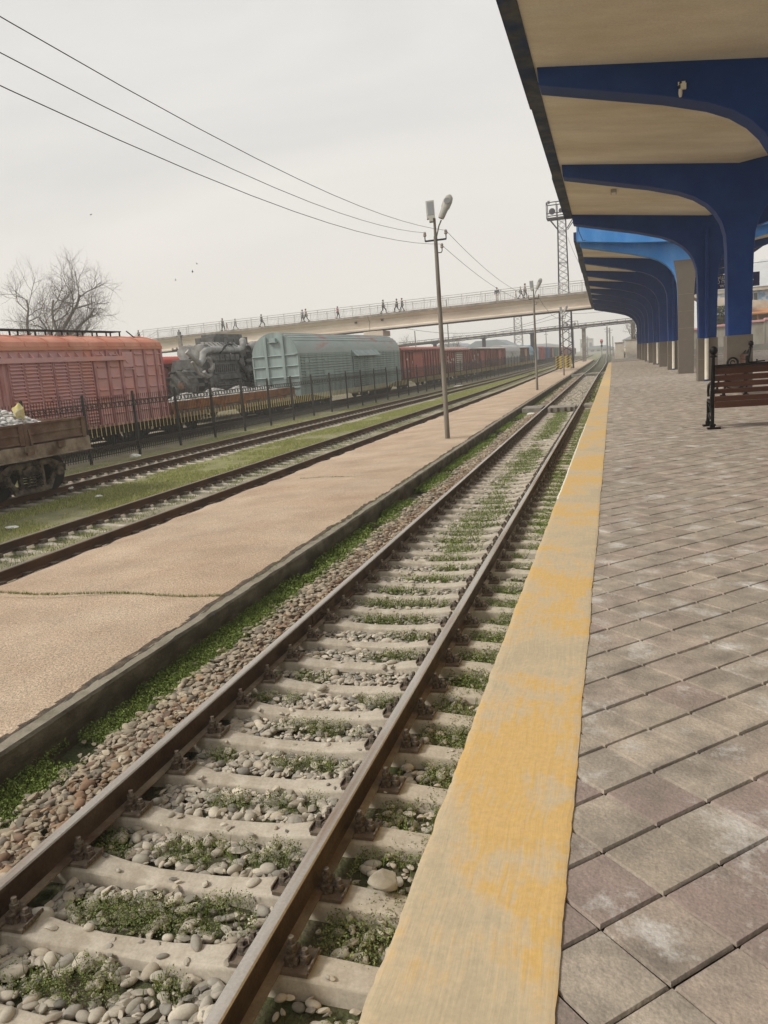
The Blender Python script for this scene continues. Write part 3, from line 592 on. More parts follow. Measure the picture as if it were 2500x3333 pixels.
def stones(pos, size, col, sub):
    """returns V, F, Ccol for a scatter of rounded and broken pebbles"""
    bv, bf = ico(sub); n = len(pos); nv = len(bv)
    kinds = []
    for k in range(12):
        r = np.random.default_rng(500+k); p = bv.copy()
        if k % 3 != 0:                                   # broken stone: flatten by a few planes
            for _ in range(11):
                d = r.normal(size=3); d /= np.linalg.norm(d); h = .40+.34*r.random(); dd = p@d; p = p-np.maximum(dd-h, 0)[:, None]*d
        else:
            for _ in range(4):
                d = r.normal(size=3); d /= np.linalg.norm(d); p = p*(1+.22*(p@d)[:, None]*r.random())
        kinds.append(p)
    kinds = np.array(kinds); kk = RNG.integers(0, 12, n)
    asp = np.stack([1+.7*RNG.random(n), .70+.3*RNG.random(n), .45+.35*RNG.random(n)], 1)
    Rm = rots(n)
    # keep most stones lying flat: blend random rotation with yaw only
    yaw_ = RNG.random(n)*2*PI; ry = np.zeros((n, 3, 3)); ry[:, 0, 0] = np.cos(yaw_); ry[:, 0, 1] = -np.sin(yaw_); ry[:, 1, 0] = np.sin(yaw_); ry[:, 1, 1] = np.cos(yaw_); ry[:, 2, 2] = 1
    tl_ = (RNG.random((n, 2))-.5)*.9; rx_ = np.zeros((n, 3, 3)); c, s = np.cos(tl_[:, 0]), np.sin(tl_[:, 0]); rx_[:, 0, 0] = 1; rx_[:, 1, 1] = c; rx_[:, 1, 2] = -s; rx_[:, 2, 1] = s; rx_[:, 2, 2] = c
    P = kinds[kk]*asp[:, None, :]*size[:, None, None]
    P = np.einsum('nij,nkj->nki', np.einsum('nij,njk->nik', ry, rx_), P)+pos[:, None, :]
    F = (np.arange(n)[:, None, None]*nv+bf[None]).reshape(-1, 3)
    return P.reshape(-1, 3), F, np.repeat(col, nv, 0)
def stone_cols(n, x, y):
    pal = np.array([(.45, .405, .33), (.385, .35, .29), (.53, .475, .385), (.30, .275, .235), (.46, .40, .315), (.225, .21, .18)])
    c = pal[RNG.choice(6, n, p=[.28, .22, .16, .14, .14, .06])]*(.8+.4*RNG.random((n, 1)))
    rusty = np.clip(1-np.abs(x+1.12)/.33, 0, 1)*.75*(.35+.9*(vnoise(x*1.5, y*.6, 61)))
    rp = np.array([(.25, .158, .098), (.31, .215, .135), (.20, .135, .095), (.32, .255, .18)])[RNG.integers(0, 4, n)]*(.75+.45*RNG.random((n, 1)))
    pick = (RNG.random(n) < rusty)[:, None]; sh = (x < -.85)[:, None]
    return np.where(pick, rp, np.where(sh, c*np.array([.80, .75, .68]), c))
def near_sleeper(x, y): 
    d = np.min(np.abs(y[:, None]-np.array(SLY)[None]), 1); return d
PATCH = [  # weeds between the rails: x, y, rx, ry
    (-.15, 2.7, .34, .14), (-.35, 2.68, .2, .12), (.25, 2.75, .2, .1), (.1, 3.2, .5, .13), (-.25, 3.15, .3, .12), (.38, 3.28, .22, .14), (-.62, 3.72, .16, .15), (.02, 3.75, .42, .14), (.4, 3.8, .2, .13), (-.1, 4.3, .22, .1), (.35, 4.35, .25, .12),
    (.22, 4.85, .32, .11), (-.5, 4.9, .16, .1), (.1, 5.4, .4, .12), (-.5, 5.9, .25, .1), (.45, 5.95, .25, .12), (-.35, 6.4, .2, .1), (.2, 6.95, .25, .1), (.4, 7.0, .3, .1), (.35, 7.5, .3, .12), (0, 8.05, .5, .13), (-.25, 8.6, .42, .15), (.3, 8.65, .25, .12), (-.2, 9.15, .45, .12), (.1, 9.7, .5, .12), (.3, 10.2, .4, .12)]
y = 10.7
while y < 37.5:
    if y < 15.5 or 19 < y < 23 or y > 26: PATCH.append((.12+.25*(random.random()-.5), y, .35+.22*random.random(), .17))
    elif random.random() < .6: PATCH.append((.25*(random.random()-.5), y, .25, .12))
    y += .38
PA = np.array(PATCH)
def inpatch(x, y, k=1.0):
    d = ((x[:, None]-PA[None, :, 0])/(PA[None, :, 2]*k))**2+((y[:, None]-PA[None, :, 1])/(PA[None, :, 3]*k))**2
    return (d < 1).any(1)
def ballast(y0, y1, dens, smin, smax, sub):
    n = int((y1-y0)*3.4*dens); x = RNG.uniform(-1.82, 1.72, n); y = RNG.uniform(y0, y1, n)
    keep = np.ones(n, bool)
    onrail = (np.abs(np.abs(x)-g0) < .085); keep &= ~onrail
    ds = near_sleeper(x, y); keep &= ~((ds < .112) & (x > -.9) & (x < 1.36) & (RNG.random(n) > .028)) | (y > 40)
    right = x > .88; keep &= ~(right & (RNG.random(n) > .20))
    left = x < -1.42; keep &= ~(left & (RNG.random(n) > np.clip(1-(-x-1.42)/.25, .06, 1)))
    keep &= ~(inpatch(x, y, .8) & (RNG.random(n) > .34))
    x, y = x[keep], y[keep]; n = len(x); size = smin+(smax-smin)*RNG.random(n)**2.2
    ds = near_sleeper(x, y); on = (ds < .112) & (x > -.9) & (x < 1.36) & (y < 40)
    z = -.308+size*.35+RNG.random(n)*.034
    sh = (x < -.86) & (x > -1.6); z = np.where(sh, -.222+size*.3+RNG.random(n)*.05-np.clip((-x-.95)/.65, 0, 1)*.055, z)
    z = np.where(on, np.interp(np.abs(x), [0, .25, .5, .65, 1, 1.35], [-.246, -.246, -.222, -.204, -.204, -.235])+size*.33, z); size = np.where(on, size*.85, size)
    z = np.where(x > .88, z+.006, z)
    return stones(np.stack([x, y, z], 1), size, stone_cols(n, x, y), sub)
parts = [ballast(1.2, 6.0, 1250, .016, .043, 2), ballast(6, 14, 760, .02, .043, 1), ballast(14, 38, 340, .026, .05, 1), ballast(38, 95, 110, .04, .075, 0)]
off = 0; VV, FF, CC = [], [], []
for v_, f_, c_ in parts: VV.append(v_); FF.append(f_+off); CC.append(c_); off += len(v_)
bo = np_mesh('ballast', np.concatenate(VV), np.concatenate(FF), 'stone', np.concatenate(CC), smooth=True); bo.data.set_sharp_from_angle(angle=R(27)); struct(bo, 'stuff')
# a few notable stones
def rock(name, loc, s, c, label, seed, sub=3):
    bv, bf = ico(sub); r = np.random.default_rng(seed); p = bv.copy()
    for _ in range(9):
        d = r.normal(size=3); d /= np.linalg.norm(d); h = .5+.3*r.random(); p = p-np.maximum(p@d-h, 0)[:, None]*d
    p = p*(1+.05*(vnoise(p[:, 0]*5+9, p[:, 1]*5+p[:, 2]*4+9, seed)-.5))[:, None]
    o = np_mesh(name, p*np.array(s)+0.0, bf, 'stone', np.tile(np.array(c), (len(p), 1)), smooth=True); o.data.set_sharp_from_angle(angle=R(25))
    o.location = loc; o.rotation_euler = (r.random()*.3, r.random()*.3, r.random()*6); return tag(o, label, 'stone')
rock('concrete_lump', (1.17, 3.60, -.165), (.115, .10, .035), (.37, .335, .27), 'flat broken lump of concrete lying on a sleeper end beside the yellow edge', 3)
rock('boulder', (-.62, 3.02, -.225), (.085, .07, .055), (.44, .41, .345), 'big rounded pale stone between the rails at the lower left', 5)
rock('boulder', (-.50, 2.45, -.235), (.12, .075, .045), (.36, .335, .285), 'big angular flat stone at the bottom left corner between the rails', 6)
rock('pebble', (-1.2, 4.62, -.20), (.055, .03, .022), (.52, .47, .36), 'pale cream oval pebble on the brown gravel shoulder', 8)
rock('pebble', (1.38, 3.25, -.245), (.04, .035, .03), (.36, .35, .33), 'round two-toned grey pebble in the mud beside the yellow edge', 9)

# ------------------------------------------------------------------ weeds, grass
def leaves(name, x, y, z0, h, size, pal, up=.5):
    """many small leaf blades: one quad each"""
    n = len(x); z = z0+h*RNG.random(n)**1.3
    nrm = RNG.normal(size=(n, 3)); nrm[:, 2] = np.abs(nrm[:, 2])+up; nrm /= np.linalg.norm(nrm, axis=1)[:, None]
    a = np.cross(nrm, RNG.normal(size=(n, 3))); a /= np.linalg.norm(a, axis=1)[:, None]; b_ = np.cross(nrm, a)
    s = size*(.6+.8*RNG.random(n)); P = np.stack([x, y, z], 1)
    V = np.stack([P-a*s[:, None], P-b_*(.55*s)[:, None], P+a*s[:, None], P+b_*(.55*s)[:, None]], 1).reshape(-1, 3)
    F = (np.arange(n)[:, None]*4+np.arange(4)[None])
    c = np.array(pal)[RNG.integers(0, len(pal), n)]*(.65+.7*RNG.random((n, 1)))
    return V, F, np.repeat(c, 4, 0)
def blades(x, y, z0, h, w, pal):
    n = len(x); hh = h*(.5+.8*RNG.random(n)); an = RNG.random(n)*2*PI; ln = hh*(.15+.5*RNG.random(n)); la = RNG.random(n)*2*PI
    P = np.stack([x, y, z0+0*x], 1); d = np.stack([np.cos(an), np.sin(an), 0*an], 1)*(w/2)
    mid = P+np.stack([np.cos(la)*ln*.35, np.sin(la)*ln*.35, hh*.6], 1); tip = P+np.stack([np.cos(la)*ln, np.sin(la)*ln, hh], 1)
    V = np.stack([P-d, P+d, mid+d*.7, tip, mid-d*.7], 1).reshape(-1, 3)
    F = np.arange(n)[:, None]*5+np.arange(5)[None]
    c = np.array(pal)[RNG.integers(0, len(pal), n)]*(.65+.7*RNG.random((n, 1)))
    return V, F, np.repeat(c, 5, 0)
def join(lst):
    V, F, K = [], [], []; o = 0
    for v_, f_, c_ in lst: V.append(v_); F.append(f_+o); K.append(c_); o += len(v_)
    return np.concatenate(V), np.concatenate(F), np.concatenate(K)
weedpal = [(.17, .21, .065), (.205, .245, .08), (.13, .165, .055), (.22, .24, .095), (.18, .19, .085)]
greenpal = [(.145, .205, .042), (.18, .24, .055), (.115, .155, .035), (.215, .26, .08)]
grasspal = [(.15, .225, .04), (.19, .255, .055), (.12, .185, .035), (.24, .265, .085)]
L = []
for (px_, py_, rx_, ry_) in PATCH:
    near = py_ < 9; dn = 17000 if py_ < 6.2 else (8000 if near else 1700); n = int(PI*rx_*ry_*dn)
    a = RNG.random(n)*2*PI; r_ = np.sqrt(RNG.random(n)); x = px_+rx_*r_*np.cos(a); y = py_+ry_*r_*np.sin(a)
    k = vnoise(x*9, y*9, 71) > .36; x, y = x[k], y[k]; k = np.abs(np.abs(x)-g0) > .05; x, y = x[k], y[k]
    hgt = .085 if near else .085
    L.append(leaves('w', x, y, -.275, hgt, .0062 if py_ < 6.2 else (.0085 if near else .014), weedpal if near else grasspal, .3))
# right of the rail, along the platform foot
def strip_weeds(x0, x1, y0, y1, dens, thr, sz, pal, h, seed, fr=7):
    n = int((x1-x0)*(y1-y0)*dens); x = RNG.uniform(x0, x1, n); y = RNG.uniform(y0, y1, n)
    k = vnoise(x*fr, y*fr*.7, seed) > thr; return leaves('w', x[k], y[k], -.285, h, sz, pal, .3)
L += [strip_weeds(.92, 1.9, 2.2, 6, 14000, .38, .0072, weedpal, .07, 73, 5), strip_weeds(.92, 1.9, 6, 12, 7000, .40, .010, greenpal+weedpal, .08, 74, 4), strip_weeds(.92, 1.9, 12, 38, 3200, .30, .016, greenpal, .09, 75, 3), strip_weeds(.92, 1.9, 38, 84, 420, .4, .03, greenpal, .06, 76, 2)]
V, F, K = join(L); struct(np_mesh('weeds', V, F, 'leaf', K), 'stuff')
L = [strip_weeds(-1.93, -1.48, 3.2, 9, 15000, .36, .009, greenpal, .085, 77, 3), strip_weeds(-1.95, -1.45, 9, 38, 5000, .34, .016, greenpal, .09, 78, 2), strip_weeds(-1.72, -1.3, 3.2, 14, 2500, .60, .009, greenpal+weedpal, .04, 79, 4), strip_weeds(-1.9, -1.4, 38, 90, 350, .5, .03, weedpal, .06, 80, 2)]
V, F, K = join(L); struct(np_mesh('clover', V, F, 'leaf', K), 'stuff')
# grass blades: tufts in the track and the open field
B = []
for (px_, py_, rx_, ry_) in PATCH[:]:
    n = int(rx_*ry_*PI*(300 if py_ < 8 else 520)); a = RNG.random(n)*2*PI; r_ = np.sqrt(RNG.random(n)); x = px_+rx_*.8*r_*np.cos(a); y = py_+ry_*.8*r_*np.sin(a)
    B.append(blades(x, y, -.27, .075 if py_ < 8 else .085, .0035 if py_ < 8 else .007, grasspal))
x = RNG.uniform(.95, 1.85, 9000); y = RNG.uniform(2.3, 38, 9000); k = vnoise(x*3, y*2, 82) > .5; B.append(blades(x[k], y[k], -.275, .085, .006, grasspal))
fieldpal = [(.31, .35, .10), (.37, .40, .125), (.26, .30, .09), (.42, .41, .18), (.47, .43, .23)]
n = 130000; y = 8+54*RNG.random(n)**1.3; x = RNG.uniform(-13, 0, n); lo = np.array([t3x(v)+1.32 for v in y]); hi = np.array([t2x(v)-1.15 for v in y]); x = lo+(hi-lo)*RNG.random(n)
k = vnoise(x*.9, y*.55, 3)*.6+vnoise(x*3.1, y*2.3, 4)*.4 > .30+.22*RNG.random(n); x, y = x[k], y[k]; B.append(blades(x, y, -.245, .06, .011, fieldpal))
n = 30000; y = 58+70*RNG.random(n); lo = np.array([t3x(v)+.95 for v in y]); hi = np.array([t2x(v)-.95 for v in y]); x = lo+(hi-lo)*RNG.random(n); B.append(blades(x, y, -.245, .07, .022, fieldpal))
n = 26000; y = 12+48*RNG.random(n); fx = np.array([fnx(v) for v in y]); hi = np.array([t3x(v)-1.0 for v in y]); x = fx+.1+(hi-fx-.1)*RNG.random(n); k = vnoise(x*.9, y*.55, 3)*.6+vnoise(x*3.1, y*2.3, 4)*.4 > .43; B.append(blades(x[k], y[k], -.245, .055, .011, fieldpal))
n = 22000; y = 9+50*RNG.random(n); x = np.array([t2x(v) for v in y])+RNG.uniform(-.7, .7, n); k = vnoise(x*2, y*1.5, 83) > .42; B.append(blades(x[k], y[k], -.255, .075, .009, weedpal+grasspal))
# grass in the cracks of the island platform
n = 1500; tt = RNG.random(n); x = -6.0+3.9*tt; y = 8.05+.05*np.sin(x*3)+(RNG.random(n)-.5)*.05; k = vnoise(x*3, y*0+2, 85) > .16; B.append(blades(x[k], y[k], .0, .035, .005, greenpal))
n = 500; tt = RNG.random(n); x = -5+2.9*tt; y = 17.6+.06*np.sin(x*4)+(RNG.random(n)-.5)*.05; k = vnoise(x*3, y*0+5, 86) > .45; B.append(blades(x[k], y[k], -.02, .03, .006, weedpal))
n = 1200; y = RNG.uniform(8, 24, n); x = np.array([IX(v) for v in y])-.08-.1*RNG.random(n); k = vnoise(x*0+1, y*1.7, 87) > .52; B.append(blades(x[k], y[k], -.01, .045, .005, greenpal))
V, F, K = join(B); struct(np_mesh('grass', V, F, 'leaf', K), 'stuff')

# ------------------------------------------------------------------ crossing slabs, litter
def slab(x0, x1, y0, y1, z, label):
    b = MB(); b.bb(x0, x1, y0, y1, z-.24, z); tag(b.build('crossing_slab', ['slab'], bevel=.02), label, 'slab', 'concrete slabs of the foot crossing')
slab(-1.86, -.93, 37.6, 39.4, .0, 'concrete crossing slab between the island kerb and the first rail')
m_ = MB(); m_.bb(-.62, .62, 37.2, 38.7, -.24, .0)
for q in (-.45, -.15, .18, .45): m_.bb(q-.05, q+.05, 37.17, 37.22, -.2, -.02, 1)
tag(m_.build('crossing_slab', ['slab', 'rail_side'], bevel=.015), 'concrete crossing slab lying between the two shiny rails', 'slab', 'concrete slabs of the foot crossing')
slab(.95, 1.84, 38.6, 40.2, -.06, 'concrete crossing slab between the second rail and the yellow edge')
for x0, x1, q in ((-1.95, -.9, 'beside the island kerb'), (-.65, .7, 'between the rails'), (.98, 1.85, 'beside the yellow edge')):
    slab(x0, x1, 84.2, 85.3, .0, 'thin pale slab of the second, farther crossing, '+q)
def litter(loc, s, label, seed, m='litter', name='litter'):
    bv, bf = ico(2); r = np.random.default_rng(seed); p = bv*(1+.5*(r.random((len(bv), 1))-.5)); p[:, 2] = np.maximum(p[:, 2], -.2)
    o = np_mesh(name, p*np.array(s), bf, m); o.location = loc; tag(o, label, 'litter')
litter((-15.3, 25.9, -.17), (.22, .13, .10), 'scrap of white litter in the grass below the iron fence', 1)
litter((-12.0, 17.9, -.12), (.07, .12, .05), 'small white scrap on the rail by the brown wagon wheel', 2)
litter((-10.35, 16.9, -.20), (.10, .07, .035), 'flat pale stone in the grass strip beyond the nearest rusty rail', 4)
litter((-9.8, 13.2, -.20), (.14, .09, .03), 'pale scrap of paper lying in the grass at the left', 6)
litter((-1.35, 36.6, -.2), (.2, .14, .06), 'white rubble heap before the crossing slab', 8)
litter((-12.4, 77, -.12), (.5, .8, .06), 'pale sheet lying beyond the second rusty rail', 9)

# ------------------------------------------------------------------ platform canopies
XM = 5.47                                                    # canopy axis
UNDER = [(1.22, 6.98), (2.54, 6.66), (3.33, 6.47), (4.05, 6.25), (4.42, 6.08), (4.70, 5.88), (4.90, 5.66), (5.04, 5.42), (5.13, 5.10), (5.16, 4.70), (5.20, 2.60), (5.20, PZ)]
TOPZ = lambda x: 7.30-(abs(x-XM)*-1+4.27)*.128              # underside of the slab: highest at the tips
def frame_poly(dz):
    lift = lambda z: z+dz*min(1, max(0, (z-4.2)/1.0))
    left = [(1.20, 7.30+dz)]+[(x, lift(z)) for x, z in UNDER]
    right = [(2*XM-x, z) for x, z in reversed(left)]
    return left+right+[(XM, TOPZ(XM)+dz)]
def canopy_frame(parent, y, dz, dx, t, mats, tile_top=2.62, tiled=False, pipe=False):
    b = MB(); poly = [(x+dx, z) for x, z in frame_poly(dz)]
    b.prism_y(poly, y-t/2, y+t/2)
    f = b.build('portal_frame', mats, parent, bevel=.02)
    k = MB(); k.bb(5.165+dx, 5.775+dx, y-t/2-.035, y+t/2+.035, PZ, tile_top)
    if tiled:
        po = [(5.165, tile_top), (5.10, 4.72), (5.08, 5.16), (5.0, 5.44)]
        k.prism_y([(5.165+dx, PZ), (5.775+dx, PZ), (5.80+dx, 4.7+dz), (5.84+dx, 5.25+dz), (5.95+dx, 6.0+dz), (4.99+dx, 6.0+dz), (5.10+dx, 5.25+dz), (5.14+dx, 4.7+dz)], y-t/2-.03, y-t/2+.02)
        for zz in (1.75, 2.42, 3.1, 3.8, 4.5): k.bb(5.17+dx, 5.77+dx, y-t/2-.034, y-t/2-.02, zz, zz+.012, 1)
    else: k.bb(5.165+dx, 5.775+dx, y-t/2-.038, y-t/2-.03, 1.92, 1.93, 1)
    k.build('tile_cladding', ['granite', 'kerb_top'], f, bevel=.006)
    if pipe:
        q = MB(); xp = 5.42+dx; q.tube((xp, y-t/2-.10, 2.60), (xp, y-t/2-.10, 6.35+dz), .055, n=12); q.tube((xp, y-t/2-.10, PZ), (xp, y-t/2-.10, 2.60), .062, n=12, mi=1)
        q.tube((xp, y-t/2-.10, PZ), (xp, y-t/2-.10, PZ+.06), .066, n=12, mi=0); q.tube((xp, y-t/2-.10, 3.3), (xp, y-t/2-.10, 3.36), .062, n=12)
        q.build('drainpipe', ['navy', 'white_pipe'], f, smooth=40)
    return f
def canopy_roof(parent, y0, y1, z0, z1, dx0, dx1, edge_seg):
    """z0,z1: lift at both ends"""
    def prof(dz, dx, t0, t1): return [(1.20+dx, 7.30+t0+dz), (XM+dx, TOPZ(XM)+t0+dz), (2*XM-1.20+dx, 7.30+t0+dz), (2*XM-1.20+dx, 7.30+t1+dz), (XM+dx, TOPZ(XM)+t1+dz), (1.2+dx, 7.30+t1+dz)]
    P0 = [(x, y0, z) for x, z in prof(z0, dx0, -.03, .12)]; P1 = [(x, y1, z) for x, z in prof(z1, dx1, -.03, .12)]
    b = MB(); b.loft(P0, P1); b.build('roof_slab', ['soffit'], parent)
    b = MB(); P0 = [(x, y0, z) for x, z in prof(z0, dx0, .125, .17)]; P1 = [(x, y1, z) for x, z in prof(z1, dx1, .125, .17)]
    b.loft(P0, P1); b.build('roofing', ['roof_top'], parent)
    for s in (-1, 1):
        b = MB(); ysq = np.linspace(y0, y1, edge_seg+1)
        for a in range(edge_seg):
            f0, f1 = a/edge_seg, (a+1)/edge_seg; j = .012*((a % 2)*2-1)
            def q(f, y, ins=0):
                xe = (1.20 if s < 0 else 2*XM-1.20)+dx0+(dx1-dx0)*f; zz = 7.30+z0+(z1-z0)*f
                return [(xe-s*-.0, y, zz-.06), (xe+s*(.27+j), y, zz-.05), (xe+s*(.27+j), y, zz+.30), (xe, y, zz+.30)]
            b.loft(q(f0, ysq[a]+.004), q(f1, ysq[a+1]-.004))
        b.build('edge_beam', ['edge'], parent)
def box_light(x, y, z, label):
    b = MB(); b.box((0, 0, 0), (.16, .42, .09)); b.box((0, 0, -.052), (.12, .36, .02), 1)
    o = b.build('canopy_light', ['lamp', 'white_pipe'], bevel=.012); o.location = (x, y, z-.045); tag(o, label, 'light fixture')
slabz = lambda x, dz: TOPZ(x)+dz-.03

cA = thing('platform_canopy', 'tall navy blue canopy over the near platform with cream soffit, nearest to viewer', 'canopy', (0, 0, 0))
liftA = lambda y: -.0365*(y-22.3)
for y in (-4.0, 2.5, 9.1, 15.6, 22.3, 28.85): canopy_frame(cA, y, liftA(y), -.011*(y-22.3) if y > 22 else 0.0, .6, ['navy'], pipe=(y in (28.85, 9.1)))
canopy_roof(cA, -6, 29.1, liftA(-6), liftA(29.1), .0, -.07, 6)
cB = thing('platform_canopy', 'farther blue canopy with bright blue front fascia and a row of curved columns', 'canopy', (0, 0, 0))
BY = [36.5, 42.5, 48.8, 55.0, 60.9, 66.4, 71.8, 77.0, 82.2]
liftB = lambda y: -.10-.0145*(y-36.5)
dxB = lambda y: -.155-.0118*(y-36.5)+.02
for i, y in enumerate(BY):
    canopy_frame(cB, y, liftB(y), dxB(y), .5, ['lit_blue'] if i == 0 else ['navy'], tiled=(i == 0), pipe=(i in (1, 3, 5, 7)))
canopy_roof(cB, 36.2, 82.5, liftB(36.2), liftB(82.5), dxB(36.2), dxB(82.5), 7)
b = MB(); yF = 35.75; dx = dxB(36); dz = liftB(36)
low = [(.98+dx+.13, 7.06), (3.3, 6.76), (XM+dx, 6.60), (7.6, 6.82), (2*XM-1.05+dx, 7.10)]
b.loft([(x, yF, z) for x, z in low]+[(x, yF, z+.66) for x, z in reversed(low)], [(x, yF+.42, z) for x, z in low]+[(x, yF+.42, z+.66) for x, z in reversed(low)])
b.bb(.955+dx+.13, .985+dx+.13, yF-.02, yF+.44, 7.04, 7.74)
b.build('front_fascia', ['lit_blue'], cB)
box_light(2.45, 11.55, slabz(2.45, liftA(11.5)), 'small box light on the cream soffit at the very top of the photo')
box_light(2.48, 24.95, slabz(2.48, liftA(25)), 'small box light on the cream soffit between the second and third blue beams')
def bulb_lamp(x, y, z, label, s=1.0):
    b = MB(); b.lathe([(.05*s, 0), (.055*s, -.05*s), (.03*s, -.06*s), (.03*s, -.12*s)], (0, 0, 0), 10, 1); b.box((.05*s, -.02*s, -.09*s), (.10*s, .07*s, .10*s)); b.box((.02*s, 0, -.03*s), (.13*s, .09*s, .05*s), 0)
    b.lathe([(.032*s, -.12*s), (.036*s, -.2*s), (.024*s, -.26*s)], (.0, 0, 0), 10, 0)
    o = b.build('canopy_lamp', ['white_pipe', 'bogie'], smooth=40); o.location = (x, y, z); tag(o, label, 'lamp')
bulb_lamp(3.58, 15.27, 6.88, 'small white bulb lamp fixed to the lower edge of the nearest blue beam', .9)
bulb_lamp(2.2, 45.8, slabz(2.2, liftB(46)), 'tiny round lamp under the soffit of the farther canopy', 1.2)
# loose cable hanging at the end of the near canopy
b = MB(); b.path([(1.28, 29.3, 7.0), (1.30, 29.4, 6.6), (1.42, 29.6, 6.3), (1.5, 29.8, 6.32)], .012, 5); tag(b.build('loose_cable', ['wire']), 'loose black cable dangling from the end of the near canopy', 'cable')

# ------------------------------------------------------------------ benches
def bench(loc, rz, label):
    r = thing('park_bench', label, 'bench', loc, rz, 'park benches'); Lb = 1.9
    for xe, nm in ((0, 0), (Lb, 1)):
        b = MB(); s = 1 if xe == 0 else -1
        # rear upright, leaning back, with turned ball
        b.path([(xe, .0, .03), (xe, -.02, .22), (xe, .03, .40), (xe, .0, .55), (xe, -.07, .95), (xe, -.10, 1.10)], [.028, .026, .034, .034, .026, .022], 8)
        b.lathe([(.05, 1.10), (.055, 1.115), (.03, 1.13), (.03, 1.14)], (xe, -.10, 0), 12); b.ball((xe, -.10, 1.20), (.062, .062, .066), 12)
        # front leg, seat iron and arm scroll
        b.path([(xe, .50, .02), (xe, .46, .2), (xe, .44, .40)], [.03, .025, .028], 8); b.path([(xe, .0, .42), (xe, .2, .40), (xe, .46, .42)], .026, 8)
        b.path([(xe, -.03, .68), (xe, .2, .70), (xe, .40, .66), (xe, .47, .56), (xe, .44, .48)], [.02, .02, .022, .02, .02], 8)
        b.path([(xe, .02, .22), (xe, .24, .14), (xe, .46, .22)], .016, 6); b.path([(xe, .02, .12), (xe, .2, .3), (xe, .44, .36)], .014, 6)
        b.box((xe+.02*s, .0, .012), (.19, .12, .024)); b.box((xe+.02*s, .51, .012), (.19, .12, .024))
        b.box((xe, .0, .05), (.07, .07, .06)); b.box((xe, .49, .05), (.07, .07, .06))
        b.bb(xe-.024, xe+.024, -.045, .015, .50, .92); b.bb(xe+s*.01-.04, xe+s*.01+.04, -.02, .05, .34, .50)
        b.build('end_frame', ['black_iron'], r, smooth=45)
    ym = lambda z: -.0-.10*max(0, z-.5)/.6
    for z0, z1 in ((.835, .945), (.735, .815), (.64, .715), (.54, .61)):
        b = MB(); zc = (z0+z1)/2; b.box((Lb/2, ym(zc)+.03, zc), (Lb-.05, .028, z1-z0), rx=R(9)); b.build('back_slat', ['wood'], r, bevel=.006)
    for a, (z0, z1, y) in enumerate(((.425, .505, -.055), (.325, .42, -.045))):
        b = MB(); b.box((Lb/2, y, (z0+z1)/2), (Lb-.04, .035, z1-z0), rx=R(6)); b.build('rail_board', ['wood'], r, bevel=.006)
    for k in range(5):
        b = MB(); b.box((Lb/2, .06+.095*k, .452-.004*k), (Lb-.05, .082, .03)); b.build('seat_slat', ['wood'], r, bevel=.006)
    b = MB(); b.bar((.02, -.085, .965), (Lb-.02, -.085, .965), .035, .035)
    def ring(xc, zc, rr, t): b.path([(xc+rr*math.cos(q), -.09, zc+rr*math.sin(q)) for q in np.linspace(-.3, PI+.3, 14)], t, 6)
    ring(.27, 1.0, .072, .017); b.path([(.27+.03*math.cos(q), -.09, 1.0+.03*math.sin(q)) for q in np.linspace(0, 5, 12)], .010, 6)
    b.path([(.46, -.09, 1.02), (.50, -.09, .99), (.60, -.09, .99), (.61, -.09, 1.03)], .012, 6); b.path([(.60, -.09, .995), (.72, -.09, 1.0)], .012, 6)
    b.path([(.95, -.09, 1.02), (1.02, -.09, 1.03), (1.12, -.09, .99)], .014, 6); ring(1.63, 1.0, .07, .016)
    b.build('top_rail', ['black_iron'], r, smooth=45)
    return r
bn = bench((3.86, 13.10, PZ+.002), R(1.5), 'wooden slatted bench with black iron ends and ball finials on the near paving')
b2 = copy_tree(bn); b2.location = (5.42, 20.6, PZ+.002); b2.rotation_euler = (0, 0, R(88)); b2['label'] = 'bench mostly hidden behind the nearest column, only its black finials showing'

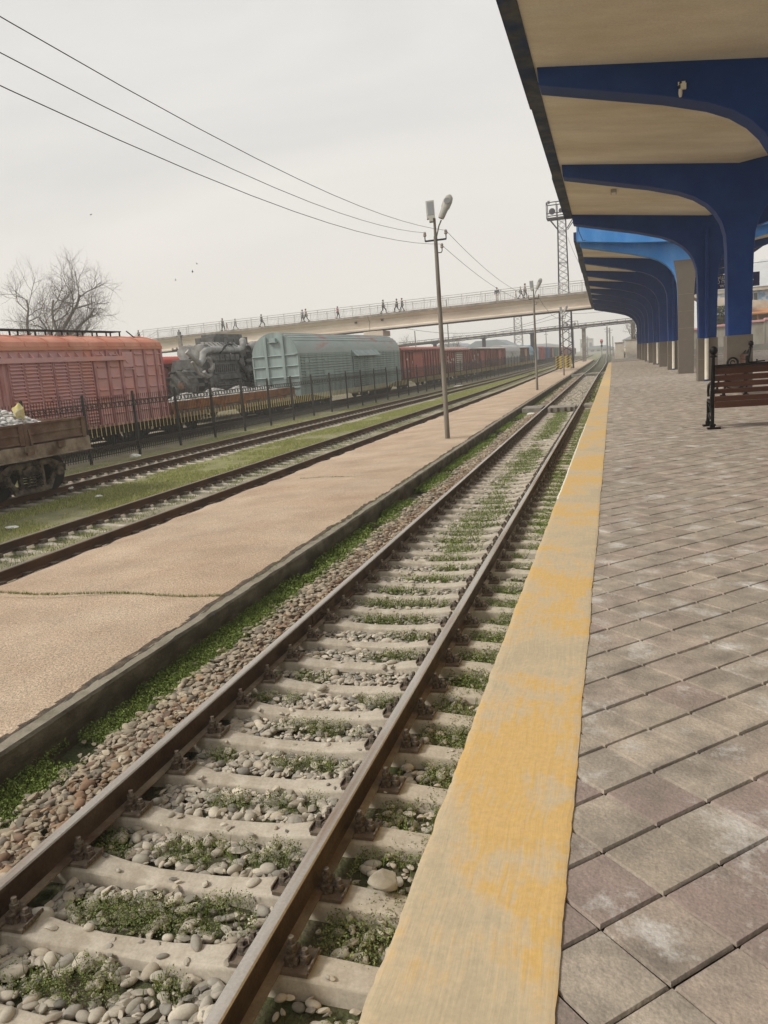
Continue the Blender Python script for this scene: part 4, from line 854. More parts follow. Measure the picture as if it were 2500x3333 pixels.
# ------------------------------------------------------------------ lamp posts with cross arms
def lamp_post(loc, h, label, lamps=True, s=1.0, name='lamp_post'):
    r = thing(name, label, 'lamp post', loc, 0, 'lamp posts on the island platform')
    b = MB(); b.path([(0, 0, -.05), (0, 0, h*.45), (0, 0, h-.75)], [.085*s, .075*s, .06*s], 12); b.path([(0, 0, h-.75), (0, 0, h-.2)], [.045, .04], 10); b.build('pole', ['pole'], r, smooth=40)
    b = MB(); b.bar((-.34, 0, h-.86), (.34, 0, h-.86), .05, .05)
    for q in (-.34, .34): b.tube((q, 0, h-.86), (q, 0, h-.72), .018, n=6)
    b.path([(.06, .0, h-1.25), (.16, 0, h-1.25), (.19, 0, h-1.2), (.19, 0, h-1.12)], .016, 6); b.build('crossarm', ['mast'], r)
    for q, z in ((-.34, h-.72), (.34, h-.72), (.19, h-1.12)):
        b = MB(); b.lathe([(.03, 0), (.055, .02), (.055, .05), (.035, .06), (.05, .08), (.04, .13), (.01, .15)], (q, 0, z), 10); b.build('insulator', ['insulator'], r, smooth=40)
    # flat LED head on top, tilted, and old round-backed head on a bent arm
    b = MB(); b.box((0, 0, 0), (.26, .07, .62)); b.box((0, .045, .05), (.2, .05, .4)); b.box((0, -.037, .03), (.20, .012, .46), 1); b.box((0, 0, -.36), (.12, .09, .12))
    o = b.build('led_head', ['lamp', 'lamp_glass'], r, bevel=.012); o.location = (-.10, -.05, h+.05); o.rotation_euler = (R(-22), R(-2), R(10))
    b = MB(); b.path([(.02, 0, h-.82), (.13, 0, h-.45), (.22, 0, h-.28)], .022, 8)
    b.build('lamp_arm', ['pole'], r)
    b = MB(); pf = []
    ell = lambda w, t: [(w*math.cos(2*PI*k/12), t*math.sin(2*PI*k/12)) for k in range(12)]
    secs = [(-.34, .085, .075), (-.30, .10, .085), (-.02, .115, .10), (.02, .14, .10), (.22, .15, .095), (.36, .12, .07), (.43, .04, .03)]
    V = []; F = []
    for z, w, t in secs: V += [(x, y, z) for x, y in ell(w, t)]
    n = 12
    for a in range(len(secs)-1): F += [(a*n+k, a*n+(k+1) % n, (a+1)*n+(k+1) % n, (a+1)*n+k) for k in range(n)]
    F += [tuple(range(n)), tuple(range((len(secs)-1)*n, len(secs)*n))]
    b.add(V, F); b.lathe([(.06, -.02), (.10, -.02), (.10, .0)], (0, -.09, .2), 10, 1, axis='y')
    o = b.build('cobra_head', ['lamp', 'lamp_glass'], r, smooth=45); o.location = (.36, 0, h+.06); o.rotation_euler = (R(-12), R(24), 0)
    return r
lamp_post((-2.93, 25.34, 0), 7.15, 'nearest grey lamp post on the island platform, with two lamp heads')
lamp_post((-2.79, 55.5, 0), 7.0, 'second grey lamp post on the island platform, shorter in the picture')
lamp_post((-2.69, 84.1, 0), 6.6, 'farthest lamp post, thin and standing in front of the dark lattice mast')

# wires
def wire(name, a, b_, sag, r, label, n=18, group=None):
    a, b_ = Vector(a), Vector(b_); pts = []
    for k in range(n+1):
        t = k/n; p = a.lerp(b_, t); p.z -= sag*4*t*(1-t); pts.append(p)
    m = MB(); m.path(pts, r, 5); o = m.build(name, ['wire'], smooth=60); return tag(o, label, 'wire', group)
wire('overhead_wire', (-2.60, 25.34, 6.55), (-3.15, -5, 7.1), .95, .0055, 'topmost of the three wires crossing the grey sky to the left')
wire('overhead_wire', (-3.27, 25.34, 6.55), (-3.2, -5, 6.85), .95, .0055, 'middle one of the three wires crossing the grey sky to the left')
wire('overhead_wire', (-2.74, 25.34, 6.15), (-3.25, -5, 6.5), 1.0, .0055, 'lowest of the three wires crossing the grey sky to the left')
wire('overhead_wire', (-2.59, 25.34, 6.55), (-2.5, 55.5, 6.3), .55, .007, 'upper wire running from the nearest lamp post toward the second one')
wire('overhead_wire', (-2.74, 25.34, 6.12), (-2.6, 55.5, 5.95), .50, .007, 'lower wire running from the nearest lamp post toward the second one')
wire('overhead_wire', (-2.5, 55.5, 6.3), (-2.4, 84.1, 5.9), .7, .012, 'wire running on from the second lamp post to the farthest one')
wire('overhead_wire', (-28.0, 101, 8.3), (-4.3, 113.8, 7.9), 2.3, .022, 'slack cable sagging beneath the footbridge to the lattice mast', 24)
wire('overhead_wire', (-40, 104, 5.9), (-4.3, 113.8, 7.2), 1.6, .02, 'lower slack cable passing beneath the footbridge', 24)
wire('overhead_wire', (-4.3, 113.8, 7.6), (8.0, 118, 9.0), .8, .02, 'cable leading from the lattice mast toward the blue canopy', 16)
wire('overhead_wire', (-3.4, 113.8, 17.5), (1.3, 82.6, 8.4), 1.2, .02, 'cable sloping from the lattice mast down to the far canopy', 16)
wire('overhead_wire', (12, 70, 8.2), (40, 120, 16), 1.0, .02, 'thin wire against the white sky right of the nearest column', 16)

# ------------------------------------------------------------------ lattice masts
def lattice(b, x, y, z0, z1, w0, w1, nseg, t=.09, tb=.05, mi=0):
    cs = [(-1, -1), (1, -1), (1, 1), (-1, 1)]
    P = lambda f, c: (x+c[0]*(w0+(w1-w0)*f)/2, y+c[1]*(w0+(w1-w0)*f)/2, z0+(z1-z0)*f)
    for c in cs: b.bar(P(0, c), P(1, c), t, t, mi)
    for k in range(nseg):
        f0, f1 = k/nseg, (k+1)/nseg
        for q in range(4):
            a, c = cs[q], cs[(q+1) % 4]; b.bar(P(f0, a), P(f1, c), tb, tb*.6, mi); b.bar(P(f0, c), P(f1, a), tb, tb*.6, mi)
            if k % 5 == 4: b.bar(P(f1, a), P(f1, c), t, tb, mi)
mast = thing('floodlight_mast', 'tall dark lattice mast with floodlight gallery, rising behind the footbridge', 'mast', (-4.05, 113.8, 0))
b = MB(); lattice(b, 0, 0, 0, 10.2, 1.75, 1.5, 9, .16, .08); lattice(b, -.1, 0, 10.2, 20.0, 1.35, 1.05, 12, .11, .06); b.build('tower', ['mast'], mast)
b = MB()
for s in (-1.1, 1.1):
    for zz in (20.1, 20.7, 22.1): b.bar((-2.0, s, zz), (1.9, s, zz), .11, .11)
    for q in (-2.0, -.7, .6, 1.9): b.bar((q, s, 20.1), (q, s, 22.1), .10, .10)
    for q in (-1, 1): b.bar((q*.6, s*.6, 18.6), (q*1.7, s, 20.1), .10, .10)
for q in (-2.0, 1.9):
    for zz in (20.1, 22.1): b.bar((q, -1.1, zz), (q, 1.1, zz), .10, .10)
b.bb(-2.0, 1.9, -1.1, 1.1, 20.06, 20.12); b.build('gallery', ['mast'], mast)
for q, s in ((-1.25, .42), (-.1, .3), (1.1, .42)):
    b = MB(); b.lathe([(.1*s, .5), (.6*s, .3), (1.0*s, -.25), (1.02*s, -.32), (.9*s, -.33)], (q, -.9, 20.9), 12, axis='y'); b.build('floodlight', ['mast', 'lamp_glass'], mast, smooth=40)
b = MB(); b.bb(-1.9, -1.6, -.1, .1, 22.1, 22.5); b.build('control_box', ['mast_pale'], mast)
# striped hazard guard round the mast foot
b = MB()
for k in range(5):
    z = .15+k*.34; b.bb(-1.35, .75, -1.32, -1.2, z, z+.30, 0)
    for q in range(3): b.prism_y([(-1.33+q*.7, z+.02), (-1.05+q*.7, z+.28), (-.75+q*.7, z+.28), (-1.03+q*.7, z+.02)], -1.33, -1.20, 1)
for q in (-1.3, .7): b.bb(q-.06, q+.06, -1.18, -1.06, 0, 1.9, 1)
hg = b.build('hazard_guard', ['haz_yellow', 'haz_black']); hg.location = (-4.15, 113.8, 0); tag(hg, 'yellow and black chevron boards at the foot of the dark lattice mast', 'barrier')
def far_mast(x, y, h, w, label, head=True):
    b = MB(); lattice(b, 0, 0, 0, h, w, w*.8, int(h/1.3), .16, .09)
    r = thing('lattice_mast', label, 'mast', (x, y, 0)); b.build('tower', ['mast_pale'], r)
    if head:
        m = MB(); m.bar((-w*1.3, 0, h), (w*1.3, 0, h), .2); m.bar((-w*1.3, 0, h+1.3), (w*1.3, 0, h+1.3), .2)
        for q in (-w*1.3, 0, w*1.3): m.bar((q, 0, h), (q, 0, h+1.3), .2)
        for q in (-w*.7, w*.7): m.ball((q, -.3, h+.5), .45, 8)
        m.build('gallery', ['mast_pale'], r)
far_mast(-26.2, 250, 16.5, 2.6, 'pale lattice mast behind the grey wagon, hidden above by the footbridge')
far_mast(-10.3, 250, 9.6, 1.6, 'small hazy lattice mast just right of the dark one')
def thin_pole(x, y, h, r0, label, arms=True):
    b = MB(); b.path([(x, y, -.3), (x, y, h)], [r0, r0*.7], 8)
    if arms: b.bar((x-.9, y, h-.8), (x+.9, y, h-.8), .12); b.bar((x-.6, y, h-1.6), (x+.6, y, h-1.6), .12)
    tag(b.build('utility_pole', ['mast_pale']), label, 'utility pole')
thin_pole(-17.8, 250, 9.3, .16, 'thin far utility pole above the coloured wagons')
thin_pole(.2, 250, 8.6, .3, 'hazy far pole with cross arms by the track end', True); thin_pole(.9, 262, 8.4, .25, 'second hazy far pole close beside the one by the track end')
thin_pole(-8.2, 330, 7.5, .2, 'faint far pole in the haze left of the signal')
thin_pole(2.0, 180, 4.7, .11, 'short dark post beside the far end of the platform', False)
thin_pole(-64.0, 128, 11.6, .12, 'thin bare pole rising behind the left part of the footbridge', False)
thin_pole(-21.5, 118, 11.3, .10, 'thin bare pole rising behind the middle of the footbridge', False)
thin_pole(-34.5, 150, 8.4, .14, 'thin pole behind the dull red wagons, left of the nearest lamp post', False)
thin_pole(-52, 122, 10.2, .11, 'thin bare pole behind the footbridge railing near the red-clad walker', False)
# concrete utility pole with cross arms and insulators behind the engine
UPX, UPZ = -32.72, 6.2
up_ = thing('utility_pole', 'pale concrete pole with two cross arms standing left of the big engine', 'utility pole', (UPX, 60, 0))
b = MB(); b.bb(-.14, .14, -.11, .11, -.3, UPZ); b.build('pole', ['bridge_edge'], up_)
b = MB(); b.bar((-.85, 0, UPZ-1.15), (.85, 0, UPZ-1.0), .09); b.bar((-.3, 0, UPZ), (.3, 0, UPZ), .08); b.build('crossarm', ['mast'], up_)
for q in (-.8, -.4, .45, .8):
    b = MB(); b.lathe([(.03, 0), (.09, .06), (.09, .16), (.03, .24)], (q, 0, UPZ-1.08+q*.09), 8); b.build('insulator', ['insulator'], up_)
b = MB(); b.box((0, 0, UPZ+.2), (.24, .22, .26)); b.box((0, 0, UPZ+.42), (.1, .1, .2)); b.build('transformer_box', ['mast_pale'], up_)

# ------------------------------------------------------------------ footbridge
BRY = 100.0; bz = lambda x: 9.30+.0118*x
fb = thing('footbridge', 'long pale concrete footbridge crossing high over all the tracks', 'footbridge', (0, BRY, 0))
X0, X1 = -63.0, 9.5
def deckpiece(x0, x1, name='girder'):
    b = MB()
    sec = lambda x: [(x, -.15, bz(x)-.28), (x, .0, bz(x)-.55), (x, .22, bz(x)-.75), (x, .22, bz(x)-1.62), (x, .05, bz(x)-1.78), (x, .05, bz(x)-1.95), (x, 3.3, bz(x)-1.95), (x, 3.3, bz(x)-1.78), (x, 3.13, bz(x)-1.62), (x, 3.13, bz(x)-.75), (x, 3.35, bz(x)-.55), (x, 3.5, bz(x)-.28)]
    b.loft(sec(x0), sec(x1)); return b.build(name, ['bridge'], fb)
deckpiece(X0, -28.26); deckpiece(-28.2, X1)
b = MB()
for a, c in ((X0, -28.26), (-28.2, X1)): b.loft([(a, -.28, bz(a)-.28), (a, 3.62, bz(a)-.28), (a, 3.62, bz(a)+.0), (a, -.28, bz(a))], [(c, -.28, bz(c)-.28), (c, 3.62, bz(c)-.28), (c, 3.62, bz(c)), (c, -.28, bz(c))])
b.build('deck_slab', ['bridge_edge'], fb)
b = MB(); b.loft([(X0, .0, bz(X0)-2.02), (X0, 3.3, bz(X0)-2.02), (X0, 3.3, bz(X0)-1.955), (X0, .0, bz(X0)-1.955)], [(X1, .0, bz(X1)-2.02), (X1, 3.3, bz(X1)-2.02), (X1, 3.3, bz(X1)-1.955), (X1, .0, bz(X1)-1.955)]); b.build('bottom_flange', ['mast'], fb)
for yy, nm in ((-.15, 0), (3.48, 1)):
    xq = X0+1.2
    while xq < X1-.1:
        x2 = min(xq+2.42, X1); b = MB(); H = 1.30
        for hh, t in ((H, .07), (H-.24, .045), (.14, .045)): b.bar((xq, yy, bz(xq)+hh), (x2, yy, bz(x2)+hh), t, t)
        b.bar((xq, yy, bz(xq)-.02), (xq, yy, bz(xq)+H), .075, .075)
        if nm == 0 or True:
            nb = 12
            for k in range(1, nb): xx = xq+(x2-xq)*k/nb; b.bar((xx, yy, bz(xx)+.14), (xx, yy, bz(xx)+H-.24), .024, .024)
        b.build('railing_panel', ['railing'], fb); xq = x2
pr = MB(); pr.bb(-29.05, -26.4, -.1, 3.4, 6.15, 6.85); pr.bb(-28.6, -26.9, .3, 3.0, 6.85, 7.05); cap_ = pr.build('pier_cap', ['bridge'], fb, bevel=.04)
pr = MB(); pr.bb(-28.5, -27.0, .6, 2.7, -.4, 6.15); pr.build('pier', ['bridge'], fb)
pr = MB(); pr.bb(7.6, 9.6, -.1, 3.4, 6.7, 7.45); pr.bb(8.0, 9.2, .6, 2.7, -.4, 6.7); pr.build('pier', ['bridge'], fb)
b = MB(); b.bb(-30.2, -29.9, -.02, .21, 8.05, 8.25); b.bb(-26.6, -26.3, -.02, .21, 8.1, 8.3); b.build('drain_outlet', ['mast'], fb)
# stair flight at the left end and landing continuing at the right behind the columns
b = MB()
for k in range(14): b.bb(X0-.35*(k+1), X0-.35*k, -.1, 3.4, 8.42-.165*k-.35, 8.42-.165*k)
b.build('stair_flight', ['bridge'], fb)
b = MB()
for yy in (-.1, 3.4):
    b.bar((X0+1.2, yy, 9.75), (X0-4.9, yy, 7.3), .06); b.bar((X0+1.2, yy, 9.4), (X0-4.9, yy, 6.95), .05)
    for k in range(6): b.bar((X0-k, yy, 8.4-.47*k), (X0-k, yy, 9.55-.42*k), .05)
b.build('stair_railing', ['railing'], fb)
b = MB(); b.loft([(9.5, .0, 8.9), (9.5, 3.3, 8.9), (9.5, 3.3, 9.4), (9.5, 0, 9.4)], [(12.5, .0, 6.55), (12.5, 3.3, 6.55), (12.5, 3.3, 7.15), (12.5, 0, 7.15)]); b.bb(12.5, 17, -.2, 3.6, 6.2, 7.12); b.bb(14.9, 16.2, .6, 2.7, .9, 6.2); b.build('landing', ['bridge'], fb)
b = MB()
for hh in (8.05, 7.3): b.bar((12.5, -.15, hh), (17, -.15, hh), .06)
for k in range(36): b.bar((12.55+k*.125, -.15, 7.12), (12.55+k*.125, -.15, 8.05), .03 if k % 9 else .09)
b.build('landing_railing', ['railing'], fb)

# ------------------------------------------------------------------ pipe gantry over the tracks
pg = thing('pipe_gantry', 'long grey pipeline carried across the tracks on thin posts, beyond the footbridge', 'pipe bridge', (0, 165, 0))
gz = lambda x: 6.35+.0185*(x+24)+.10*(x > -24)
for nm, dy, dzp, rr in (('pipe', -.3, .28, .17), ('pipe', .35, .25, .22)):
    b = MB(); b.path([(-60, dy, gz(-60)+dzp-.7), (-40, dy, gz(-40)+dzp), (-10, dy, gz(-10)+dzp), (9, dy, gz(9)+dzp)], rr, 10); b.build(nm, ['pipe'], pg, smooth=40)
b = MB()
for dy in (-.7, .7): b.bar((-42, dy, gz(-42)-.1), (9, dy, gz(9)-.1), .16, .16); b.bar((-42, dy, gz(-42)+.72), (9, dy, gz(9)+.72), .06)
for k in range(35):
    x = -42+k*1.5
    for dy in (-.7, .7): b.bar((x, dy, gz(x)-.1), (x, dy, gz(x)+.72), .05)
    b.bar((x, -.7, gz(x)-.1), (x, .7, gz(x)-.1), .08)
    if k % 4 == 0: b.bar((x, -.7, gz(x)-.1), (x+3, -.7, gz(x+3)+.5), .07)
b.build('walkway', ['mast'], pg)
for x, t in ((-3.5, .75), (-13.7, .75), (-23.6, .7), (5.9, .8), (-34, .7)):
    b = MB(); b.bb(x-t/2, x+t/2, -.3, .3, -.3, gz(x)-.2); b.bb(x-t*.8, x+t*.8, -.85, .85, gz(x)-.34, gz(x)-.16); b.build('support_post', ['pipe'] if x > -10 else ['mast'], pg)

# signal at the track end
sg = thing('railway_signal', 'small railway signal showing a red light at the far end of the tracks', 'signal', (-.66, 200, 0))
b = MB(); b.tube((0, .15, -.3), (0, .15, 3.9), .07); b.build('mast', ['mast_pale'], sg)
b = MB(); b.bb(-.25, .25, -.12, .12, 3.4, 4.4); b.lathe([(.34, -.02), (.34, .02)], (0, -.02, 3.95), 16, axis='y'); b.build('head', ['mast'], sg)
b = MB(); b.lathe([(.17, -.02), (.17, 0)], (0, -.14, 4.12), 14, axis='y'); b.build('red_lamp', ['red_lamp'], sg)
b = MB(); b.bb(-.22, .22, -.1, .1, 2.6, 3.2); b.build('lower_box', ['mast'], sg)

# ------------------------------------------------------------------ iron fence
fe = thing('iron_fence', 'long charcoal iron fence with spikes and golden twisted bars along the parked wagons', 'fence', (0, 0, 0))
fy = [15.5+3.0*k for k in range(46)]
fa = -math.atan(.033)
def fence_panel(full):
    b = MB(); Lp = 2.94
    for z, t in ((1.91, .035), (1.73, .035), (.30, .035), (-.02, .035)): b.bar((0, .03, z), (0, 2.97, z), t, t)
    nb = 22 if full else 14
    for k in range(1, nb):
        y = 3.0*k/nb; b.bar((0, y, -.12), (0, y, 2.10), .014 if full else .018, None)
        if full:
            b.lathe([(.010, 2.09), (.016, 2.13), (.0005, 2.20)], (0, y, 0), 4)
            if k % 2 == 0: b.path([(0.0, y, .70), (0.0, y, 1.12)], .017, 6, mi=1)
            b.bar((.006, y, 1.74), (.006, y+3.0/nb*(1 if k % 2 else -1)*.95, 1.90), .018); b.bar((.008, y, .0), (.008, y+3.0/nb*.95, .29), .02)
            b.bar((.008, y-3.0/nb*.9, 0.29), (.008, y, .14), .014)
        elif k % 2 == 0: b.bar((0, y, .70), (0, y, 1.12), .034, None, 1)
    return b
pp = [fence_panel(True).build('panel', ['fence', 'gold'], fe), None]; pp[1] = fence_panel(False).build('panel', ['fence', 'gold'], fe)
b = MB(); b.bb(-.04, .04, -.04, .04, -.5, 2.26); b.lathe([(.062, 2.26), (.062, 2.28), (.001, 2.31)], (0, 0, 0), 4); pst = b.build('post', ['fence'], fe)
u1 = u2 = u3 = False
for k, y in enumerate(fy):
    if y < 58: o = pp[0] if not u1 else pp[0].copy(); new = u1; u1 = True
    else: o = pp[1] if not u2 else pp[1].copy(); new = u2; u2 = True
    q = pst if not u3 else pst.copy()
    if new: C.objects.link(o)
    if u3: C.objects.link(q)
    u3 = True
    for e in (o, q): e.parent = fe; e.location = (fnx(y), y, 0); e.rotation_euler = (0, 0, fa)


# ------------------------------------------------------------------ wagons
def wheelset_mb(b, y, mi=0):
    for s in (-1, 1):
        b.lathe([(.12, -.07), (.40, -.06), (.475, -.06), (.475, .045), (.505, .05), (.505, .075), (.40, .075), (.12, .09)], (s*.79, y, .475), 22, mi, axis='x')
    b.tube((-.78, y, .475), (.78, y, .475), .08, n=10, mi=mi)
BOG = {}
def bogie(parent, yc, detail, m='bogie_dark'):
    """cast side frames, springs, wheels"""
    key = (detail, m)
    if key in BOG:
        c = copy_tree(BOG[key], parent); c.location = (0, yc, 0); return c
    b = MB()
    for s in (-1, 1):
        x0, x1 = s*1.00, s*1.10
        xa, xb = min(x0, x1), max(x0, x1)
        # cast side frame: bow shaped, with openings made from separate limbs
        b.prism_x([(-1.22, .44), (-1.22, .62), (-1.05, .70), (-.72, .84), (.72, .84), (1.05, .70), (1.22, .62), (1.22, .44), (1.02, .44), (.98, .58), (.62, .70), (-.62, .70), (-.98, .58), (-1.02, .44)], xa, xb)
        b.prism_x([(-.98, .60), (-.86, .62), (-.50, .18), (.50, .18), (.86, .62), (.98, .60), (.60, .05), (-.60, .05)], xa, xb)
        for q in (-1, 1): b.prism_x([(q*.33, .18), (q*.43, .18), (q*.43, .72), (q*.33, .72)], xa, xb); b.prism_x([(q*.80, .50), (q*.95, .62), (q*.72, .76), (q*.60, .72)], xa, xb)
        b.bb(xa-.02, xb+.04, -.34, .34, .50, .66)                                  # bolster end
        b.prism_x([(-.30, .62), (-.20, .74), (.20, .74), (.30, .62)], xa, xb+.045)
        for q in (-.925, .925):
            b.lathe([(.15, 0), (.155, .10), (.12, .17), (.06, .18)] if s > 0 else [(.06, -.18), (.12, -.17), (.155, -.10), (.15, 0)], (s*1.02, q, .475), 14, axis='x'); b.bb(xa-.03, xb+.02, q-.17, q+.17, .50, .66)
    b.bb(-1.0, 1.0, -.2, .2, .50, .66); b.bb(-1.0, 1.0, -.12, .12, .1, .16)
    o = b.build('bogie', [m], parent, bevel=.012 if detail else 0); o.location = (0, yc, 0)
    for q in (-.925, .925):
        w = MB(); wheelset_mb(w, q); w.build('wheelset', ['bogie_dark'], o, smooth=40)
    if detail:
        for s in (1, -1):
            for q in (-.2, 0, .2):
                sp = MB(); pts = []; 
                for k in range(49): a = 2*PI*k/10; pts.append((s*1.075+.075*math.cos(a), q+.075*math.sin(a), .18+.32*k/48))
                sp.path(pts, .020, 6); sp.build('spring', [m], o, smooth=60)
    BOG[key] = o; return o
def wroot(name, label, y0, y1, group=None, cat='wagon', xoff=0.0):
    yc = (y0+y1)/2; a = (t4x(y1)-t4x(y0))/(y1-y0)
    return thing(name, label, cat, (t4x(yc)+xoff, yc, 0), -math.atan(a), group), (y1-y0)
GW = 'wagons parked behind the iron fence'
def underframe(r, L, z=1.0, m='bogie_dark', det=False):
    b = MB(); b.bb(-.35, .35, -L/2+.2, L/2-.2, z-.28, z+.02)
    for s in (-1, 1): b.bb(s*1.30-.07, s*1.30+.07, -L/2+.15, L/2-.15, z-.22, z+.02)
    for q in (-.42, -.2, 0, .2, .42): b.bb(-1.3, 1.3, q*L-.1, q*L+.1, z-.2, z)
    b.tube((.5, -.8, .75), (.5, .8, .75), .22, n=12); b.bb(-.8, -.2, -1.4, -.6, .5, .85)
    b.bb(-1.5, 1.5, -L/2+.02, -L/2+.16, z-.25, z+.05); b.bb(-1.5, 1.5, L/2-.16, L/2-.02, z-.25, z+.05)
    b.build('underframe', [m], r)
    for s in (-1, 1):
        c = MB(); c.bb(-.11, .11, s*(L/2-.1)-.2, s*(L/2-.1)+.2+.18*s, .92, 1.16); c.bb(-.17, .17, s*(L/2+.30)-.16, s*(L/2+.30)+.16, .88, 1.20); c.build('coupler', ['bogie'], r)

# --- big faded pink boxcar
r, Lw = wroot('boxcar', 'big faded pink boxcar with orange roof and ridged double doors, at the left', 18.4, 33.0, GW)
b = MB(); zb, zt = .86, 4.12; hx = 1.6
b.bb(-hx, hx, -Lw/2, Lw/2, zb, zt)
ribs = [-7.2, -6.25, -5.3, -4.4, -3.45, -2.55, 2.5, 3.37, 4.25, 5.13, 6.0, 6.85, 7.28]
for q in ribs: b.bb(hx-.01, hx+.085, q-.075, q+.075, zb+.02, zt, 1)
for a, c in zip(ribs[:-1], ribs[1:]):
    if a < -2 and c > 2: continue
    m = (a+c)/2; w = (c-a)*.30
    for z in (1.35, 1.85, 2.35, 2.85, 3.3, 3.8): b.prism_y([(hx-.005, z), (hx+.07, z+.03), (hx+.07, z+.055), (hx-.005, z+.09)], m-w, m+w, 0)
b.bb(hx, hx+.055, -Lw/2, Lw/2, zt-.08, zt+.0, 0)
for q in ribs: b.bb(-hx-.06, -hx+.01, q-.07, q+.07, zb, zt, 1)
for q in (-1.1, -.35, .4, 1.15):
    b.bb(q-.06, q+.06, -Lw/2-.06, -Lw/2+.01, zb, zt, 0); b.bb(q-.06, q+.06, Lw/2-.01, Lw/2+.06, zb, zt, 0)
b.build('body', ['pink', 'pink_dark'], r)
def arc_roof(x, z0, h, n=12): return [(x*math.cos(PI*k/n), z0+h*max(0, math.sin(PI*k/n))**.8) for k in range(n+1)]
b = MB(); pr = arc_roof(1.68, 4.19, .50); b.loft([(x, -Lw/2-.08, z) for x, z in pr], [(x, Lw/2+.08, z) for x, z in pr])
b.bb(-1.70, 1.70, -Lw/2-.10, Lw/2+.10, 4.06, 4.185)
for k in range(13):
    y = -Lw/2+.3+k*(Lw-.6)/12; p2 = arc_roof(1.70, 4.20, .545); b.loft([(x, y-.04, z) for x, z in p2], [(x, y+.04, z) for x, z in p2])
b.build('roof', ['pink_roof'], r, smooth=35)
b = MB(); b.bb(-.28, .28, -Lw/2+.1, Lw/2-.9, 4.93, 4.975)
for k in range(15): y = -Lw/2+.3+k*(Lw-1.3)/14; b.bar((-.25, y, 4.66), (-.25, y, 4.95), .05); b.bar((.25, y, 4.66), (.25, y, 4.95), .05)
b.bar((.6, Lw/2-.95, 4.95), (.75, Lw/2-.15, 4.4), .04); b.build('roof_walk', ['bogie_dark'], r)
b = MB(); b.bb(hx+.02, hx+.20, -2.35-.4, 4.45, 3.60, 3.78)
for k in range(14): y = -2.5+k*.5; b.prism_y([(hx+.0, 3.78), (hx+.19, 3.78), (hx+.0, 4.0)], y-.02, y+.02)
b.build('door_rail', ['pink'], r)
for y0, y1 in ((-2.25, -.02), (.02, 2.28)):
    b = MB(); x = hx+.07; b.bb(hx, x, y0, y1, .98, 3.60)
    st = (y1-y0)/3
    for k in range(4): y = y0+k*st; b.bb(x, x+.05, y-.05 if k else y, y+.05 if k < 3 else y, .98, 3.60, 1)
    for k in range(3):
        for j in range(19): z = 1.08+j*.132; b.prism_y([(x-.002, z-.01), (x+.085, z+.035), (x+.085, z+.065), (x-.002, z+.105)], y0+k*st+.07, y0+(k+1)*st-.07)
    b.bb(x, x+.09, y1-.3 if y0 < 0 else y0+.1, y1-.18 if y0 < 0 else y0+.22, 2.1, 2.3, 1)
    b.build('door', ['pink', 'pink_dark'], r)
b = MB(); b.bb(hx+.03, hx+.09, 4.35, 5.05, 3.30, 3.95); b.lathe([(.19, 0), (.19, .03)], (hx+.085, 4.7, 3.65), 14, axis='x'); b.bar((hx+.12, 4.32, 3.22), (hx+.12, 5.06, 3.22), .04); b.bb(hx+.08, hx+.14, 4.4, 4.45, 3.16, 3.26); b.bb(hx+.08, hx+.14, 4.95, 5.0, 3.16, 3.26); b.build('hatch', ['pink'], r)
b = MB(); b.bb(hx+.02, hx+.12, 2.35, 4.4, 2.05, 2.12)
for k in range(22): b.bb(hx+.1, hx+.13, 2.4+k*.09, 2.44+k*.09, 2.07, 2.15)
b.bb(hx+.02, hx+.12, 2.2, 3.3, .95, .99)
b.build('step_rail', ['pink_dark'], r)
underframe(r, Lw, .86)
for q in (-5.0, 5.0): bogie(r, q, True, 'bogie_dark')

